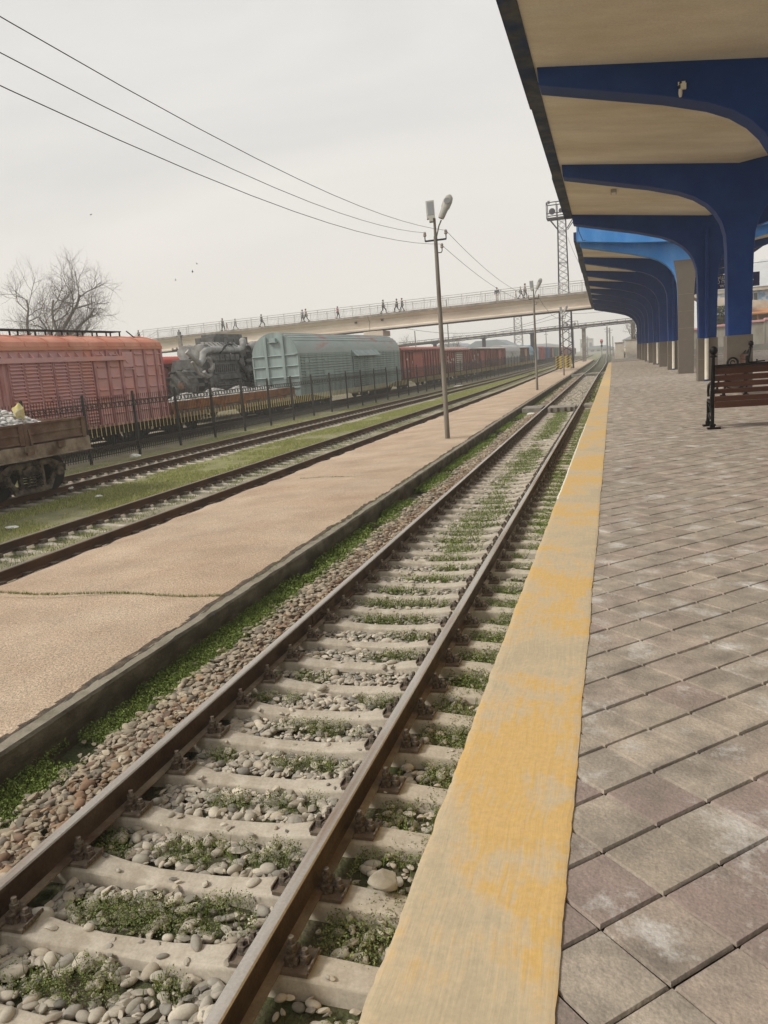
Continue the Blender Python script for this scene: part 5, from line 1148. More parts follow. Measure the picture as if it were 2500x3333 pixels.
# --- low sided wagons with gravel
def flat_wagon(r, L, hx, z0, zf, zt, mb, mfr, bays, detail, bm):
    b = MB(); b.bb(-hx+.05, hx-.05, -L/2, L/2, zf-.10, zf); 
    for s in (-1, 1):
        b.bb(s*(hx-.02)-.06, s*(hx-.02)+.06, -L/2+.02, L/2-.02, z0, zf-.02)
        k = 0
        while -L/2+.8+k*1.15 < L/2-.5: y = -L/2+.8+k*1.15; b.bb(s*hx-.02 if s < 0 else s*hx, (s*hx if s < 0 else s*hx+.10)-(0 if s > 0 else -.0), y-.14, y+.14, zf-.17, zf-.02); k += 1
        b.bb(s*(hx+.0)-.10, s*(hx+.0)+.10, -L/2+.02, L/2-.02, z0-.02, z0+.01)
    b.bb(-hx, hx, -L/2, -L/2+.12, z0, zf); b.bb(-hx, hx, L/2-.12, L/2, z0, zf); b.bb(-.35, .35, -L/2+.2, L/2-.2, z0-.05, zf-.05)
    b.build('frame', [mfr], r, bevel=.008 if detail else 0)
    for s in (-1, 1):
        for k in range(bays):
            y0 = -L/2+.05+k*(L-.1)/bays; y1 = y0+(L-.1)/bays-.05
            b = MB(); x = s*(hx-.03); b.bb(x-.025, x+.025, y0, y1, zf+.02, zt)
            for z in (zf+.05, zf+.05+(zt-zf-.08)*.48, zt-.03): b.bb(x+s*.02-.03, x+s*.02+.035, y0+.02, y1-.02, z-.028, z+.028)
            for y in (y0+.09, y1-.09): b.bb(x+s*.03-.03, x+s*.03+.04, y-.08, y+.08, zf+.0, zt+.01)
            b.bb(x+s*.055-.03, x+s*.055+.03, y0-.07, y0+.05, zf-.16, zt-.02); b.bar((x+s*.10, y0+.05, zt-.15), (x+s*.11, y0+.12, zf-.18), .045); b.bb(x+s*.06-.05, x+s*.06+.06, y0-.09, y0+.14, zf-.24, zf-.16)
            if k == 0 and s > 0:
                b.path([(x+s*.12, y0+.22, zf+.25), (x+s*.14, y0+.26, zf+.1), (x+s*.13, y0+.42, zf-.05)], .02, 6)
            b.build('side_board', [mb], r, bevel=.006 if detail else 0)
    for s in (-1, 1):
        b = MB(); b.bb(-hx+.08, hx-.08, s*(L/2-.03)-.025, s*(L/2-.03)+.025, zf+.02, zt-.02)
        for q in (-.8, 0, .8): b.bb(q-.06, q+.06, s*(L/2-.0)-.05, s*(L/2-.0)+.05, zf-.1, zt)
        b.build('end_board', [mb], r)
        c = MB(); c.bb(-.11, .11, s*(L/2)-.25, s*(L/2)+.25, .92, 1.16); c.bb(-.17, .17, s*(L/2+.33)-.16, s*(L/2+.33)+.16, .88, 1.20); c.build('coupler', ['bogie'], r)
    for q in (-L/2+1.75, L/2-1.75): bogie(r, q, detail, bm)
def gravel_load(loc, rz, L, wd, peaks, label, smin, smax, cnt, sub, bag=None):
    xs = np.linspace(-wd/2, wd/2, 24); ys = np.linspace(-L/2, L/2, int(L*7))
    def zf(x, y):
        z = 0*x
        for (py, h, sy) in peaks: z = np.maximum(z, h*np.clip(1-np.sqrt(((y-py)/sy)**2+(x/(wd*.62))**2), 0, 1))
        return z+.05*vnoise(x*3, y*3, 91)
    X, Y = np.meshgrid(xs, ys); V = np.stack([X, Y, zf(X, Y)], -1).reshape(-1, 3); nx, ny = len(xs), len(ys)
    i = (np.arange(ny-1)[:, None]*nx+np.arange(nx-1)[None, :]).ravel(); F4 = np.stack([i, i+1, i+1+nx, i+nx], 1)
    F = np.concatenate([F4[:, :3], F4[:, [0, 2, 3]]]); col = np.tile(np.array([.38, .37, .34]), (len(V), 1))
    n = cnt; x = RNG.uniform(-wd/2+.05, wd/2-.05, n); y = RNG.uniform(-L/2+.1, L/2-.1, n); sz = RNG.uniform(smin, smax, n)
    cc = np.array([(.60, .585, .55), (.52, .50, .47), (.44, .42, .39), (.66, .645, .62)])[RNG.integers(0, 4, n)]*(.8+.3*RNG.random((n, 1)))
    v2, f2, c2 = stones(np.stack([x, y, zf(x, y)+sz*.2], 1), sz, cc, sub)
    V = np.concatenate([V, v2]); F = np.concatenate([F, f2+len(col)]); col = np.concatenate([col, c2])
    o = np_mesh('gravel_load', V, F, 'stone', col, smooth=False); o.location = loc; o.rotation_euler = (0, 0, rz)
    tag(o, label, 'gravel'); o['kind'] = 'stuff'; return o
r, Lw = wroot('flat_wagon', 'rust orange low-sided wagon carrying white gravel, before the green wagon', 33.5, 47.4, GW)
flat_wagon(r, Lw, 1.6, .78, 1.12, 1.56, 'orange', 'dust', 6, False, 'bogie_dark')
gravel_load((t4x(40.45), 40.45, 1.13), r.rotation_euler[2], Lw-.3, 3.0, [(-6, .55, 2.6), (-3.2, .70, 3), (-.3, .80, 3), (2.6, .78, 3.2), (5.3, .62, 3.0)], 'long heap of white gravel on the rust orange wagon, in front of the engine', .05, .11, 4200, 0)
# nearest brown wagon on the open track
yn0, yn1 = 4.6, 18.05; yc = (yn0+yn1)/2; Ln = yn1-yn0
r = thing('flat_wagon', 'near brown low-sided wagon heaped with pale gravel, cut off by the left edge', 'wagon', (t3x(yc), yc, 0), -math.atan(.035))
flat_wagon(r, Ln, 1.55, .96, 1.30, 1.82, 'brown', 'dust', 6, True, 'bogie')
gravel_load((t3x(yc), yc, 1.32), r.rotation_euler[2], Ln-.3, 2.95, [(-4, .8, 2.5), (-1, .9, 2.5), (1.6, 1.0, 2.5), (3.6, 1.22, 2.7), (5.0, .9, 2.2)], 'mound of pale gravel in the near brown wagon, under the yellow sack', .035, .085, 3200, 1)
bv, bf = ico(3); rr_ = np.random.default_rng(12); p = bv.copy()
p = p*(1+.35*(vnoise(p[:, 0]*2+5, p[:, 1]*2+p[:, 2]*1.5+5, 13)[:, None]-.5)); p[:, 2] = np.where(p[:, 2] > .2, p[:, 2]*1.0+.25*np.clip(.6-np.abs(p[:, 0]-.2), 0, 1), p[:, 2])
for q in range(9): d = rr_.normal(size=3); d /= np.linalg.norm(d); p = p-np.maximum(p@d-(.35+.3*rr_.random()), 0)[:, None]*d
p[:, 2] += .5*np.exp(-((p[:, 0]-.1)**2+(p[:, 1]+.1)**2)/.08)
o = np_mesh('plastic_sack', p*np.array((.19, .28, .18)), bf, 'bag'); o.location = (-12.02, 16.5, 2.06); tag(o, 'crumpled yellow plastic sack lying on the gravel of the near brown wagon', 'sack')

# --- green refrigerator wagon
r, Lw = wroot('refrigerator_wagon', 'grey-green wagon with barrel roof, ribbed sides and panelled end', 48.3, 70.6, GW)
b = MB(); zb, zt = .95, 3.68; hx = 1.6
b.bb(-hx, hx, -Lw/2, Lw/2, zb, zt)
for k in range(11): z = 1.55+k*.185; b.prism_y([(hx-.004, z-.02), (hx+.07, z+.03), (hx+.07, z+.05), (hx-.004, z+.07)], -Lw/2+.4, -1.3); b.prism_y([(hx-.004, z-.02), (hx+.07, z+.03), (hx+.07, z+.05), (hx-.004, z+.07)], 2.4, Lw/2-.3)
b.bb(hx, hx+.05, -Lw/2, Lw/2, zt-.12, zt-.03); b.bb(hx, hx+.04, -Lw/2, Lw/2, 1.33, 1.42); b.bb(hx-.02, hx+.03, -Lw/2+4, Lw/2-4.5, .62, .96); b.prism_x([(Lw/2-4.5, .62), (Lw/2-4.5, .96), (Lw/2-1.8, .96)], hx-.02, hx+.03); b.prism_x([(-Lw/2+4, .62), (-Lw/2+4, .96), (-Lw/2+1.6, .96)], hx-.02, hx+.03)
for y0, y1, z0, z1 in ((-10.2, -9.5, 3.0, 3.35), (-9.4, -8.9, 3.05, 3.35), (-6.8, -6.3, 3.1, 3.3), (-10.2, -9.2, 2.2, 2.55), (-7.0, -5.2, 2.15, 2.50)): b.bb(hx, hx+.045, y0, y1, z0, z1)
b.build('body', ['teal'], r)
b = MB(); pr = [(1.63*math.cos(PI*k/16), zt+1.42*max(0, math.sin(PI*k/16))) for k in range(17)]
b.loft([(x, -Lw/2+.02, z) for x, z in pr], [(x, Lw/2-.02, z) for x, z in pr])
for k in (3.4, 4.4, 5.4, 6.4, 7.4): a = PI*k/16; b.box((1.64*math.cos(a), 0, zt+1.43*math.sin(a)), (.05, Lw-.1, .045), ry=-a)
b.build('roof', ['teal_roof'], r, smooth=50)
b = MB(); ye = -Lw/2
b.loft([(x, ye-.05, z) for x, z in [(-1.66, zb)]+[(1.66, zb)]+[(1.66*math.cos(PI*k/16), zt+1.46*max(0, math.sin(PI*k/16))) for k in range(17)]], [(x, ye+.02, z) for x, z in [(-1.66, zb)]+[(1.66, zb)]+[(1.66*math.cos(PI*k/16), zt+1.46*max(0, math.sin(PI*k/16))) for k in range(17)]])
for z in (zt-.05, 2.92, 2.22, 1.5): b.prism_x([(ye-.05, z-.07), (ye-.16, z), (ye-.05, z+.05)], -1.66, 1.66)
for q in (-.62, .62): b.bb(q-.10, q+.10, ye-.15, ye-.04, zb+.05, zt+1.2)
for q in (-1.62, 1.62): b.bb(q-.05, q+.05, ye-.10, ye-.04, zb, zt)
b.box((0, ye-.16, zt+.95), (.42, .22, .26)); b.bb(-.34, .34, ye-.3, ye-.05, zt+.80, zt+.84); b.bb(1.45, 1.72, ye-.16, ye+.05, zt-.02, zt+.05)
b.build('end_wall', ['teal'], r, bevel=.01)
b = MB(); b.bb(hx+.005, hx+.06, -1.15, 2.2, .98, 3.35, 1)
for c in (-1.1, -.02, 1.07):
    for k in range(15): z = 1.05+k*.152; b.box((hx+.075, c+.52, z+.05), (.05, .92, .11), 0, ry=R(35))
for c in (-1.15, -.05, 1.03, 2.12): b.bb(hx+.05, hx+.11, c, c+.08, .98, 3.35, 0)
b.build('louvred_door', ['teal', 'teal_dark'], r)
b = MB(); b.prism_y([(hx, 3.34), (hx+.42, 3.34), (hx+.42, 3.38), (hx+.0, 3.85)], -1.3, 4.6); b.build('door_hood', ['teal'], r)
rq = random.Random(5)
for k in range(7): b = MB(); y = -6.7+k*.2; b.bb(hx+.046, hx+.052, y, y+.12, 2.22+rq.random()*.05, 2.38+rq.random()*.06); b.build('faded_marking', ['mark_green'], r)
for y, z in ((-9.95, 3.12), (-9.7, 3.12), (-6.7, 3.15), (-6.45, 3.15), (-9.9, 2.32)): b = MB(); b.bb(hx+.046, hx+.052, y, y+.13, z, z+.16); b.build('faded_marking', ['mark_green'], r)
underframe(r, Lw, .95)
for q in (-8.4, -5.9, 8.4, 5.9): bogie(r, q, False)

# --- the rest of the parked train
def far_boxcar(label, y0, y1, zt, mb, md, mr, door=None, ribs=True, arch=.35, roofribs=False, marks=0, name='boxcar', louvre=False, xoff=0, zb=1.0, und=True):
    r, L = wroot(name, label, y0, y1, GW, xoff=xoff); hx = 1.58
    b = MB(); b.bb(-hx, hx, -L/2+.15, L/2-.15, zb, zt)
    if ribs:
        n = max(5, int(L/1.05))
        for k in range(n+1): y = -L/2+.2+k*(L-.4)/n; b.bb(hx-.01, hx+.09, y-.08, y+.08, zb, zt, 1)
        for q in (-.8, 0, .8): b.bb(q-.06, q+.06, -L/2+.07, -L/2+.16, zb, zt, 1)
        for z in (zb+.05, zt-.1): b.bb(hx-.01, hx+.07, -L/2+.15, L/2-.15, z-.06, z+.06, 1)
    b.build('body', [mb, md], r)
    b = MB(); pr = arc_roof(1.64, zt+.0, arch); b.loft([(x, -L/2+.05, z) for x, z in pr], [(x, L/2-.05, z) for x, z in pr])
    if roofribs:
        for k in range(18): y = -L/2+.3+k*(L-.6)/17; p2 = arc_roof(1.67, zt+.01, arch+.05); b.loft([(x, y-.06, z) for x, z in p2], [(x, y+.06, z) for x, z in p2], 1)
    b.build('roof', [mr, 'mark'], r, smooth=40)
    if door:
        ya, yb, mdoor = door; b = MB(); x = hx+.10; b.bb(hx, x, ya, yb, zb+.1, zt-.25)
        for k in range(9): z = zb+.3+k*(zt-zb-.7)/8; b.bb(x, x+.03, ya+.05, yb-.05, z-.03, z+.03, 0 if not louvre else 1)
        b.bb(x, x+.04, ya, ya+.08, zb+.1, zt-.25, 1); b.bb(x, x+.04, yb-.08, yb, zb+.1, zt-.25, 1); b.bb(hx, hx+.25, ya-1.6, yb+.4, zt-.25, zt-.16, 1)
        b.build('door', [mdoor, md], r)
    if marks:
        q = random.Random(marks)
        for k in range(6): b = MB(); y = -L/2+.8+q.random()*(L*.32); z = zb+.6+q.random()*(zt-zb-1.3); b.bb(hx+.092, hx+.098, y, y+.28+.2*q.random(), z, z+.15+.25*q.random()); b.build('stencil_marking', ['mark'], r)
    if und: underframe(r, L, zb)
    for q in (-L/2+1.9, L/2-1.9): bogie(r, q, False)
    return r
far_boxcar('dull red ribbed boxcar coupled behind the green wagon, with lighter red door', 71.2, 86.9, 3.72, 'red', 'red_dark', 'red', (-4.6, -.9, 'red_door'), marks=11)
far_boxcar('dull red boxcar with white ribs across its red roof and white slatted door', 87.4, 100.3, 3.52, 'red', 'red_dark', 'red_roof', (-1.4, 2.2, 'mark'), roofribs=True, marks=12, louvre=True, arch=.4)
far_boxcar('dull red boxcar third after the green wagon, with pale red door and marks', 100.8, 114.0, 3.62, 'red', 'red_dark', 'mark', (-.9, 2.3, 'red_door'), marks=13, arch=.25)
far_boxcar('dull red boxcar last before the pale grey wagon', 114.4, 126.8, 3.58, 'red', 'red_dark', 'mark', (-.6, 2.4, 'red_door'), arch=.25)
far_boxcar('pale grey round-roofed wagon in the middle of the parked train', 127.3, 144.5, 3.0, 'grey_wagon', 'grey_wagon', 'grey_wagon', (-1.2, 1.6, 'grey_wagon'), ribs=False, arch=1.15, name='refrigerator_wagon')
far_boxcar('brown boxcar with tan door after the pale grey wagon', 145, 157.2, 3.6, 'brown', 'red_dark', 'mark', (-1.2, 2.6, 'tan_door'), arch=.3)
far_boxcar('light blue barrel-roofed wagon behind the thin dark gantry post', 157.7, 174.0, 2.9, 'ltblue', 'ltblue', 'ltblue', (-1, 1.5, 'ltblue'), ribs=False, arch=1.25, name='refrigerator_wagon')
far_boxcar('bright crimson boxcar beyond the light blue wagon', 174.4, 186.8, 3.55, 'crimson', 'red', 'crimson', (-1.5, 1.6, 'crimson'), arch=.25)
far_boxcar('dark blue boxcar following the crimson one', 187.2, 198.6, 3.45, 'blue_wagon', 'blue_wagon', 'blue_wagon', (-1, 1.5, 'blue_wagon'), arch=.25)
far_boxcar('brownish boxcar with pink-tan door following the dark blue one', 199, 208.5, 3.45, 'red', 'red_dark', 'red', (-.4, 3.2, 'pink_cloth'), arch=.25)
far_boxcar('hazy green boxcar far along the parked train', 209, 220.2, 3.4, 'green_wagon', 'green_wagon', 'green_wagon', (-1, 1.5, 'green_wagon'), arch=.25)
far_boxcar('hazy beige boxcar just left of the dark lattice mast', 220.6, 231.2, 3.4, 'beige', 'beige', 'beige', (-1, 1.5, 'beige'), arch=.25)
far_boxcar('hazy mauve boxcar glimpsed through the dark lattice mast', 232, 250, 3.3, 'red_door', 'red', 'red_door', None, arch=.25)
far_boxcar('faint red-brown boxcar right of the dark lattice mast', 251, 268, 3.2, 'red', 'red_dark', 'red', (-1, 1.5, 'red_door'), arch=.2)
far_boxcar('faintest last boxcar of the parked train, dissolving in haze', 269, 292, 2.9, 'red_door', 'red_dark', 'red_door', None, arch=.2)
# second row: red boxcar behind, engine on its transporter
r = far_boxcar('red boxcar on the track behind, seen between the pink boxcar and the engine', 38.0, 52.2, 3.72, 'red', 'red_dark', 'red_roof', (-.3, 3.0, 'red_door'), marks=21, arch=.55, roofribs=False, xoff=-9.6)
# ------------------------------------------------------------------ big diesel engine
ea = -math.atan(.04); xc_e = -24.3
tr = thing('flat_wagon', 'dark low transporter wagon beneath the big grey engine, mostly hidden', 'wagon', (xc_e+.2, 53.2, 0), ea)
b = MB(); b.bb(-1.5, 1.5, -8.6, 8.6, .95, 1.25); b.bb(-1.4, 1.4, -8.4, 8.4, 1.25, 1.55); b.build('deck', ['bogie_dark'], tr)
for q in (-6.6, 6.6): bogie(tr, q, False)
E_ = thing('diesel_engine', 'huge grimy grey diesel engine with pipes and a drum flywheel, left of the green wagon', 'engine', (xc_e+.05, 53.7, 1.55), ea)
hx = 1.45
def engine_block(y0, y1, slots):
    b = MB(); b.bb(-hx+.25, hx-.25, y0, y1, .1, .75); b.bb(-hx, hx, y0, y1, .72, 1.15); b.bb(-hx+.1, hx-.12, y0, y1, 1.12, 2.1); b.bb(-hx+.2, hx-.05, y0+.05, y1-.05, 2.08, 2.24)
    b.build('block', ['engine'], E_, bevel=.03)
    b = MB(); n = int((y1-y0)/.34)
    for k in range(n): y = y0+.17+k*(y1-y0)/n; b.box((hx-.05, y, .55), (.22, .24, .34), ry=R(-25)); b.lathe([(.05, 0), (.05, .08)], (hx+.08, y, .62), 6, axis='x')
    b.bb(hx-.15, hx+.12, y0, y1, .28, .36); b.build('crankcase_cover', ['engine'], E_)
    b = MB(); ys0, ys1 = slots; b.bb(hx-.14, hx-.09, ys0, ys1, 1.30, 1.86, 1); n = int((ys1-ys0)/.27)
    for k in range(n+1): y = ys0+k*(ys1-ys0)/n; b.bb(hx-.10, hx-.04, y-.045, y+.045, 1.30, 1.86)
    for z in (1.28, 1.88): b.bb(hx-.10, hx-.03, ys0-.1, ys1+.1, z-.05, z+.05)
    b.build('slotted_panel', ['engine', 'engine_dark'], E_)
    b = MB(); b.prism_y([(hx-.1, 1.22), (hx+.16, 1.12), (hx+.16, .84), (hx-.05, .74)], ys0+.15, ys1+.25); 
    for q in (.5,): y = ys0+.15+(ys1-ys0)*q; b.bb(hx+.15, hx+.17, y-.02, y+.02, .84, 1.12)
    b.build('inspection_cover', ['engine'], E_, bevel=.02)
    b = MB(); n = int((ys1-ys0)/.58)
    for k in range(n+1): y = ys0+.2+k*(ys1-ys0)/max(1, n); b.box((hx-.10, y, 2.28), (.4, .46, .40)); b.lathe([(.06, 0), (.06, .05)], (hx+.1, y, 2.30), 8, axis='x')
    b.build('cylinder_cover', ['engine'], E_, bevel=.03)
engine_block(-6.6, -2.6, (-6.05, -3.3)); engine_block(-.2, 6.0, (.35, 5.4))
b = MB(); b.bb(-1.0, .9, -2.6, -.2, .1, 2.0)
rq = random.Random(9)
for k in range(34):
    y = -2.6+2.4*rq.random(); z = .2+2.3*rq.random(); x = .75+.55*rq.random(); s = .15+.3*rq.random(); b.box((x, y, z), (s, s*.9, s), rq.random() < .45, rz=rq.random(), rx=rq.random())
b.build('gearbox', ['engine_dark', 'engine'], E_, bevel=.02)
b = MB(); b.box((hx-.2, -2.35, 2.0), (.4, .55, .4)); b.path([(hx-.1, -1.9, 1.5), (hx, -1.6, 1.2), (hx, -1.3, 1.35), (hx-.2, -1.1, 1.5)], .2, 10); b.build('pump', ['engine'], E_, smooth=40)
# exhaust and intake pipes
b = MB(); b.path([(hx-.45, -8.6, 2.75), (hx-.25, -8.35, 2.45), (hx-.15, -8.05, 2.1), (hx-.15, -7.7, 1.95), (hx-.15, -7.3, 2.2), (hx-.2, -7.1, 2.6), (hx-.2, -6.7, 2.78), (hx-.2, -6.0, 2.82), (hx-.2, -2.4, 2.78), (hx-.1, -2.0, 2.9), (hx-.1, -1.7, 3.3), (hx-.3, -1.4, 3.4)], [.17, .17, .2, .22, .22, .21, .20, .20, .20, .21, .24, .26], 14)
for y in (-5.8, -4.4, -3.2): b.lathe([(.235, -.04), (.235, .04)], (hx-.2, y, 2.81), 14, axis='y')
b.build('exhaust_pipe', ['engine_pipe'], E_, smooth=50)
b = MB(); b.path([(hx-.3, -.6, 2.9), (hx-.2, -.2, 3.1), (hx-.15, .3, 3.05), (hx-.0, .9, 2.95)], [.24, .3, .36, .42], 16, 0, cap=False); b.path([(hx-.02, .84, 2.96), (hx-.0, .9, 2.95)], [.35, .35], 16, 1); b.path([(hx-.2, 1.2, 2.85), (hx-.2, 6, 2.75)], .2, 12); b.build('intake_trumpet', ['engine_pipe', 'engine_dark'], E_, smooth=50)
b = MB(); q0 = [(hx-.05, -7.0+.55*math.cos(a), 1.75+.62*math.sin(a)) for a in np.linspace(-2.6, 1.2, 14)]; b.path(q0, .12, 12); b.path([(hx+.02, -6.9, 1.45), (hx+.05, -6.5, 1.6), (hx, -6.35, 1.9)], .14, 10); b.path([(hx-.3, -8.3, 2.1), (hx-.2, -7.9, 1.3), (hx-.1, -7.2, 1.05), (hx-.1, -6.6, 1.2)], .14, 10); b.build('coolant_pipe', ['engine_pipe'], E_, smooth=50)
for x in (-.75, .35):
    b = MB(); b.lathe([(.05, -6.3), (.50, -6.25), (.55, -5.9), (.55, -2.9), (.40, -2.7)], (x, 0, 2.72), 18, axis='y')
    for y in (-5.6, -4.6, -3.6): b.lathe([(.57, y-.05), (.57, y+.05)], (x, 0, 2.72), 18, axis='y')
    b.build('air_manifold', ['engine_pipe'], E_, smooth=40)
    b = MB(); b.lathe([(.40, .2), (.52, .4), (.52, 5.6), (.4, 5.8)], (x, 0, 2.66), 18, axis='y'); b.build('air_manifold', ['engine_pipe'], E_, smooth=40)
for k in range(14):
    y = -5.9+k*.27 if k < 12 else -2.4; b = MB(); b.path([(.5, y, 3.15), (.9, y+.1, 3.2+.1*(k % 2)), (hx-.15, y+.05, 2.95)], .055, 7)
    if k % 2 == 0: b.box((.6, y, 3.28), (.22, .16, .2))
    b.build('fuel_pipe', ['engine_pipe'], E_, smooth=50)
b = MB(); b.path([(hx-.1, -5.1, 2.6), (hx+.05, -4.6, 3.0), (hx-.1, -3.9, 3.2), (hx-.2, -3.2, 3.15)], .07, 8); b.path([(hx+.02, -.5, 1.5), (hx+.1, -.2, 2.2), (hx, .4, 2.9), (hx+.1, .9, 2.6)], .045, 7); b.path([(hx, -2.9, 2.0), (hx+.12, -2.2, 1.1), (hx+.05, -1.7, .6), (hx+.1, -.9, .5)], .08, 8); b.build('hose', ['engine_dark'], E_, smooth=50)
b = MB(); b.bb(-.9, .6, -4.4, .4, 3.2, 3.75); b.bb(-.7, .5, -3.9, -.2, 3.7, 3.95); b.box((.62, -2.8, 3.5), (.12, .8, .3)); b.box((.62, -1.4, 3.45), (.14, .7, .34)); b.bar((-.2, -4.8, 3.1), (-.2, -4.8, 3.7), .08); b.build('top_housing', ['engine'], E_, bevel=.03)
# flywheel drum at the near end
b = MB(); b.lathe([(.98, -8.65), (1.02, -8.60), (1.02, -8.35), (.98, -8.35)], (hx-1.0, 0, .62), 30, axis='y'); b.lathe([(.98, -6.90), (1.02, -6.90), (1.04, -6.00), (.98, -6.00)], (hx-1.0, 0, .62), 30, axis='y')
for k in range(12): a = 2*PI*k/12; b.box((hx-1.0+.99*math.cos(a), -8.50, .62+.99*math.sin(a)), (.06, 1.6, .20), ry=-a)
b.build('drum_cage', ['engine'], E_, smooth=35)
b = MB(); b.lathe([(.80, -8.50), (.82, -6.00)], (hx-1.0, 0, .62), 24, axis='y'); b.build('drum_core', ['engine_dark'], E_, smooth=40)
b = MB(); b.lathe([(.30, -8.80), (.34, -8.72), (.60, -8.70), (.62, -8.66), (.98, -8.64), (.98, -8.58)], (hx-1.0, 0, .62), 30, 0, axis='y'); b.lathe([(.10, -8.92), (.24, -8.88), (.27, -8.80)], (hx-1.0, 0, .62), 20, 1, axis='y')
for k in range(10): a = 2*PI*k/10; b.lathe([(.035, -8.76), (.035, -8.66)], (hx-1.0+.48*math.cos(a), 0, .62+.48*math.sin(a)), 6, 0, axis='y')
b.build('drum_face', ['engine', 'brown'], E_, smooth=35)
b = MB(); b.prism_y([(-1.2, .1), (1.2, .1), (1.3, 1.3), (1.0, 2.3), (-1.0, 2.3), (-1.3, 1.3)], -7.3, -6.55); b.build('front_housing', ['engine'], E_, bevel=.04)

# ------------------------------------------------------------------ bare trees
def bare_tree(loc, h, label, seed, spread=1.0, twigs=1.0, lean=(0, 0), limbs=None, droop=0.0, s=1.0):
    r = random.Random(seed); root = thing('bare_tree', label, 'tree', loc)
    tb, lb = MB(), MB()
    def grow(p, d, L, rad, lev):
        n = 4 if lev < 2 else 3; pts = [p]; rr = [rad]; dd = d.copy()
        for k in range(n):
            j = .20 if lev < 2 else .26
            dd = (dd+Vector((r.gauss(0, j), r.gauss(0, j), r.gauss(0, j*.6)+.10-(.0 if lev < 3 else droop)))).normalized(); pts.append(pts[-1]+dd*(L/n)); rr.append(rad*(1-.5*(k+1)/n))
        (tb if lev < 2 else lb).path(pts, rr, 7 if lev < 2 else 3, cap=False)
        if lev >= 5 or rad < .006: return
        nch = (4, 5, 5, 5, 4)[lev]
        nch = int(round(nch*twigs)) if lev >= 2 else nch
        for k in range(nch):
            t = .35+.65*(k+.5)/nch if lev else .55+.45*(k+.5)/nch; f = t*n; a = min(int(f), n-1); q = pts[a].lerp(pts[a+1], f-a)
            az = r.random()*2*PI; sp = (.55+.45*r.random())*spread
            perp = dd.orthogonal().normalized(); perp.rotate(Matrix.Rotation(az, 3, dd)); nd = (dd*(1-.35*sp)+perp*sp).normalized()
            grow(q, nd, L*(.56+.22*r.random())*(1 if lev else .95), rr[a]*(.50+.12*r.random()), lev+1)
    if limbs:
        for p, d, L, rad in limbs: grow(Vector(p), Vector(d).normalized(), L, rad, 1)
    grow(Vector((0, 0, -.3)), Vector((lean[0], lean[1], 1)).normalized(), h*.42, h*.026, 0)
    root.scale = (.84, .84, 1.0) if loc[0] < -40 else (1, 1, 1)
    tb.build('trunk', ['bark'], root, smooth=60, fixn=False); lb.build('crown', ['twig'], root, fixn=False); return root
bare_tree((-44.6, 60, 0), 14.3, 'larger bare tree behind the pink boxcar, crown leaning to the right', 4, .92, .95, (.0, 0), [((.0, 0, 7.2), (.6, .1, .7), 4.4, .20), ((.1, 0, 6.6), (.9, .2, .6), 4.2, .16), ((0, 0, 7), (-.5, .1, .7), 4.0, .18)])
bare_tree((-47.6, 60, 0), 14.2, 'smaller bare tree behind the pink boxcar at the left edge', 8, .9, .95, (-.05, 0), [((-.2, 0, 7.6), (-.7, .1, .6), 4.0, .17)])
bare_tree((-28.2, 122, 0), 9.2, 'distant bare tree beside the footbridge pier, left of it', 12, .95, .8)
bare_tree((-22.0, 126, 0), 8.6, 'distant bare tree right of the footbridge pier, above the green wagon', 15, 1.0, .8)
bare_tree((5.9, 140, .6), 9.5, 'slim reddish bare tree above the pale walls at the far end of the platform', 19, .85, .8)

# ------------------------------------------------------------------ people
def skin_mesh(name, pts, edges, mname):
    me = bpy.data.meshes.new(name); me.from_pydata([p[:3] for p in pts], edges, []); o = bpy.data.objects.new(name, me); C.objects.link(o)
    md = o.modifiers.new('s', 'SKIN'); md.use_smooth_shade = True
    for i, p in enumerate(pts): me.skin_vertices[0].data[i].radius = (p[3], p[3]*(p[4] if len(p) > 4 else 1)); me.skin_vertices[0].data[i].use_root = (i == 0)
    sb = o.modifiers.new('b', 'SUBSURF'); sb.levels = 1; sb.render_levels = 1
    dg = bpy.context.evaluated_depsgraph_get(); res = bpy.data.meshes.new_from_object(o.evaluated_get(dg)); res.name = name
    bpy.data.objects.remove(o); bpy.data.meshes.remove(me); res.materials.clear(); res.materials.append(M[mname]); return res
def figure_pts(pose):
    """1.70 m figure facing +X; stride s"""
    s = {'stride': .30, 'step': .16, 'stand': .04}[pose]; k = {'stride': .06, 'step': .03, 'stand': 0}[pose]
    hip = .90; P = {}
    P['pelvis'] = (0, 0, hip); P['waist'] = (.0, 0, 1.08); P['chest'] = (.01, 0, 1.28); P['neck'] = (.015, 0, 1.45); P['jaw'] = (.03, 0, 1.53); P['head'] = (.03, 0, 1.62)
    for sd, sg_ in (('l', 1), ('r', -1)):
        f = s*sg_
        P['hip'+sd] = (0, .09*sg_, hip-.03); P['knee'+sd] = (f*.55+.05+k, .095*sg_, .48); P['ank'+sd] = (f if sg_ > 0 else f-.04, .09*sg_, .085 if sg_ > 0 or pose == 'stand' else .12); P['toe'+sd] = (P['ank'+sd][0]+.17, .10*sg_, .035)
        P['sh'+sd] = (0, .19*sg_, 1.40); P['el'+sd] = (-f*.4-.04, .235*sg_, 1.13); P['wr'+sd] = (-f*.75+.06, .225*sg_, .90); P['ha'+sd] = (-f*.8+.08, .215*sg_, .80)
    return P
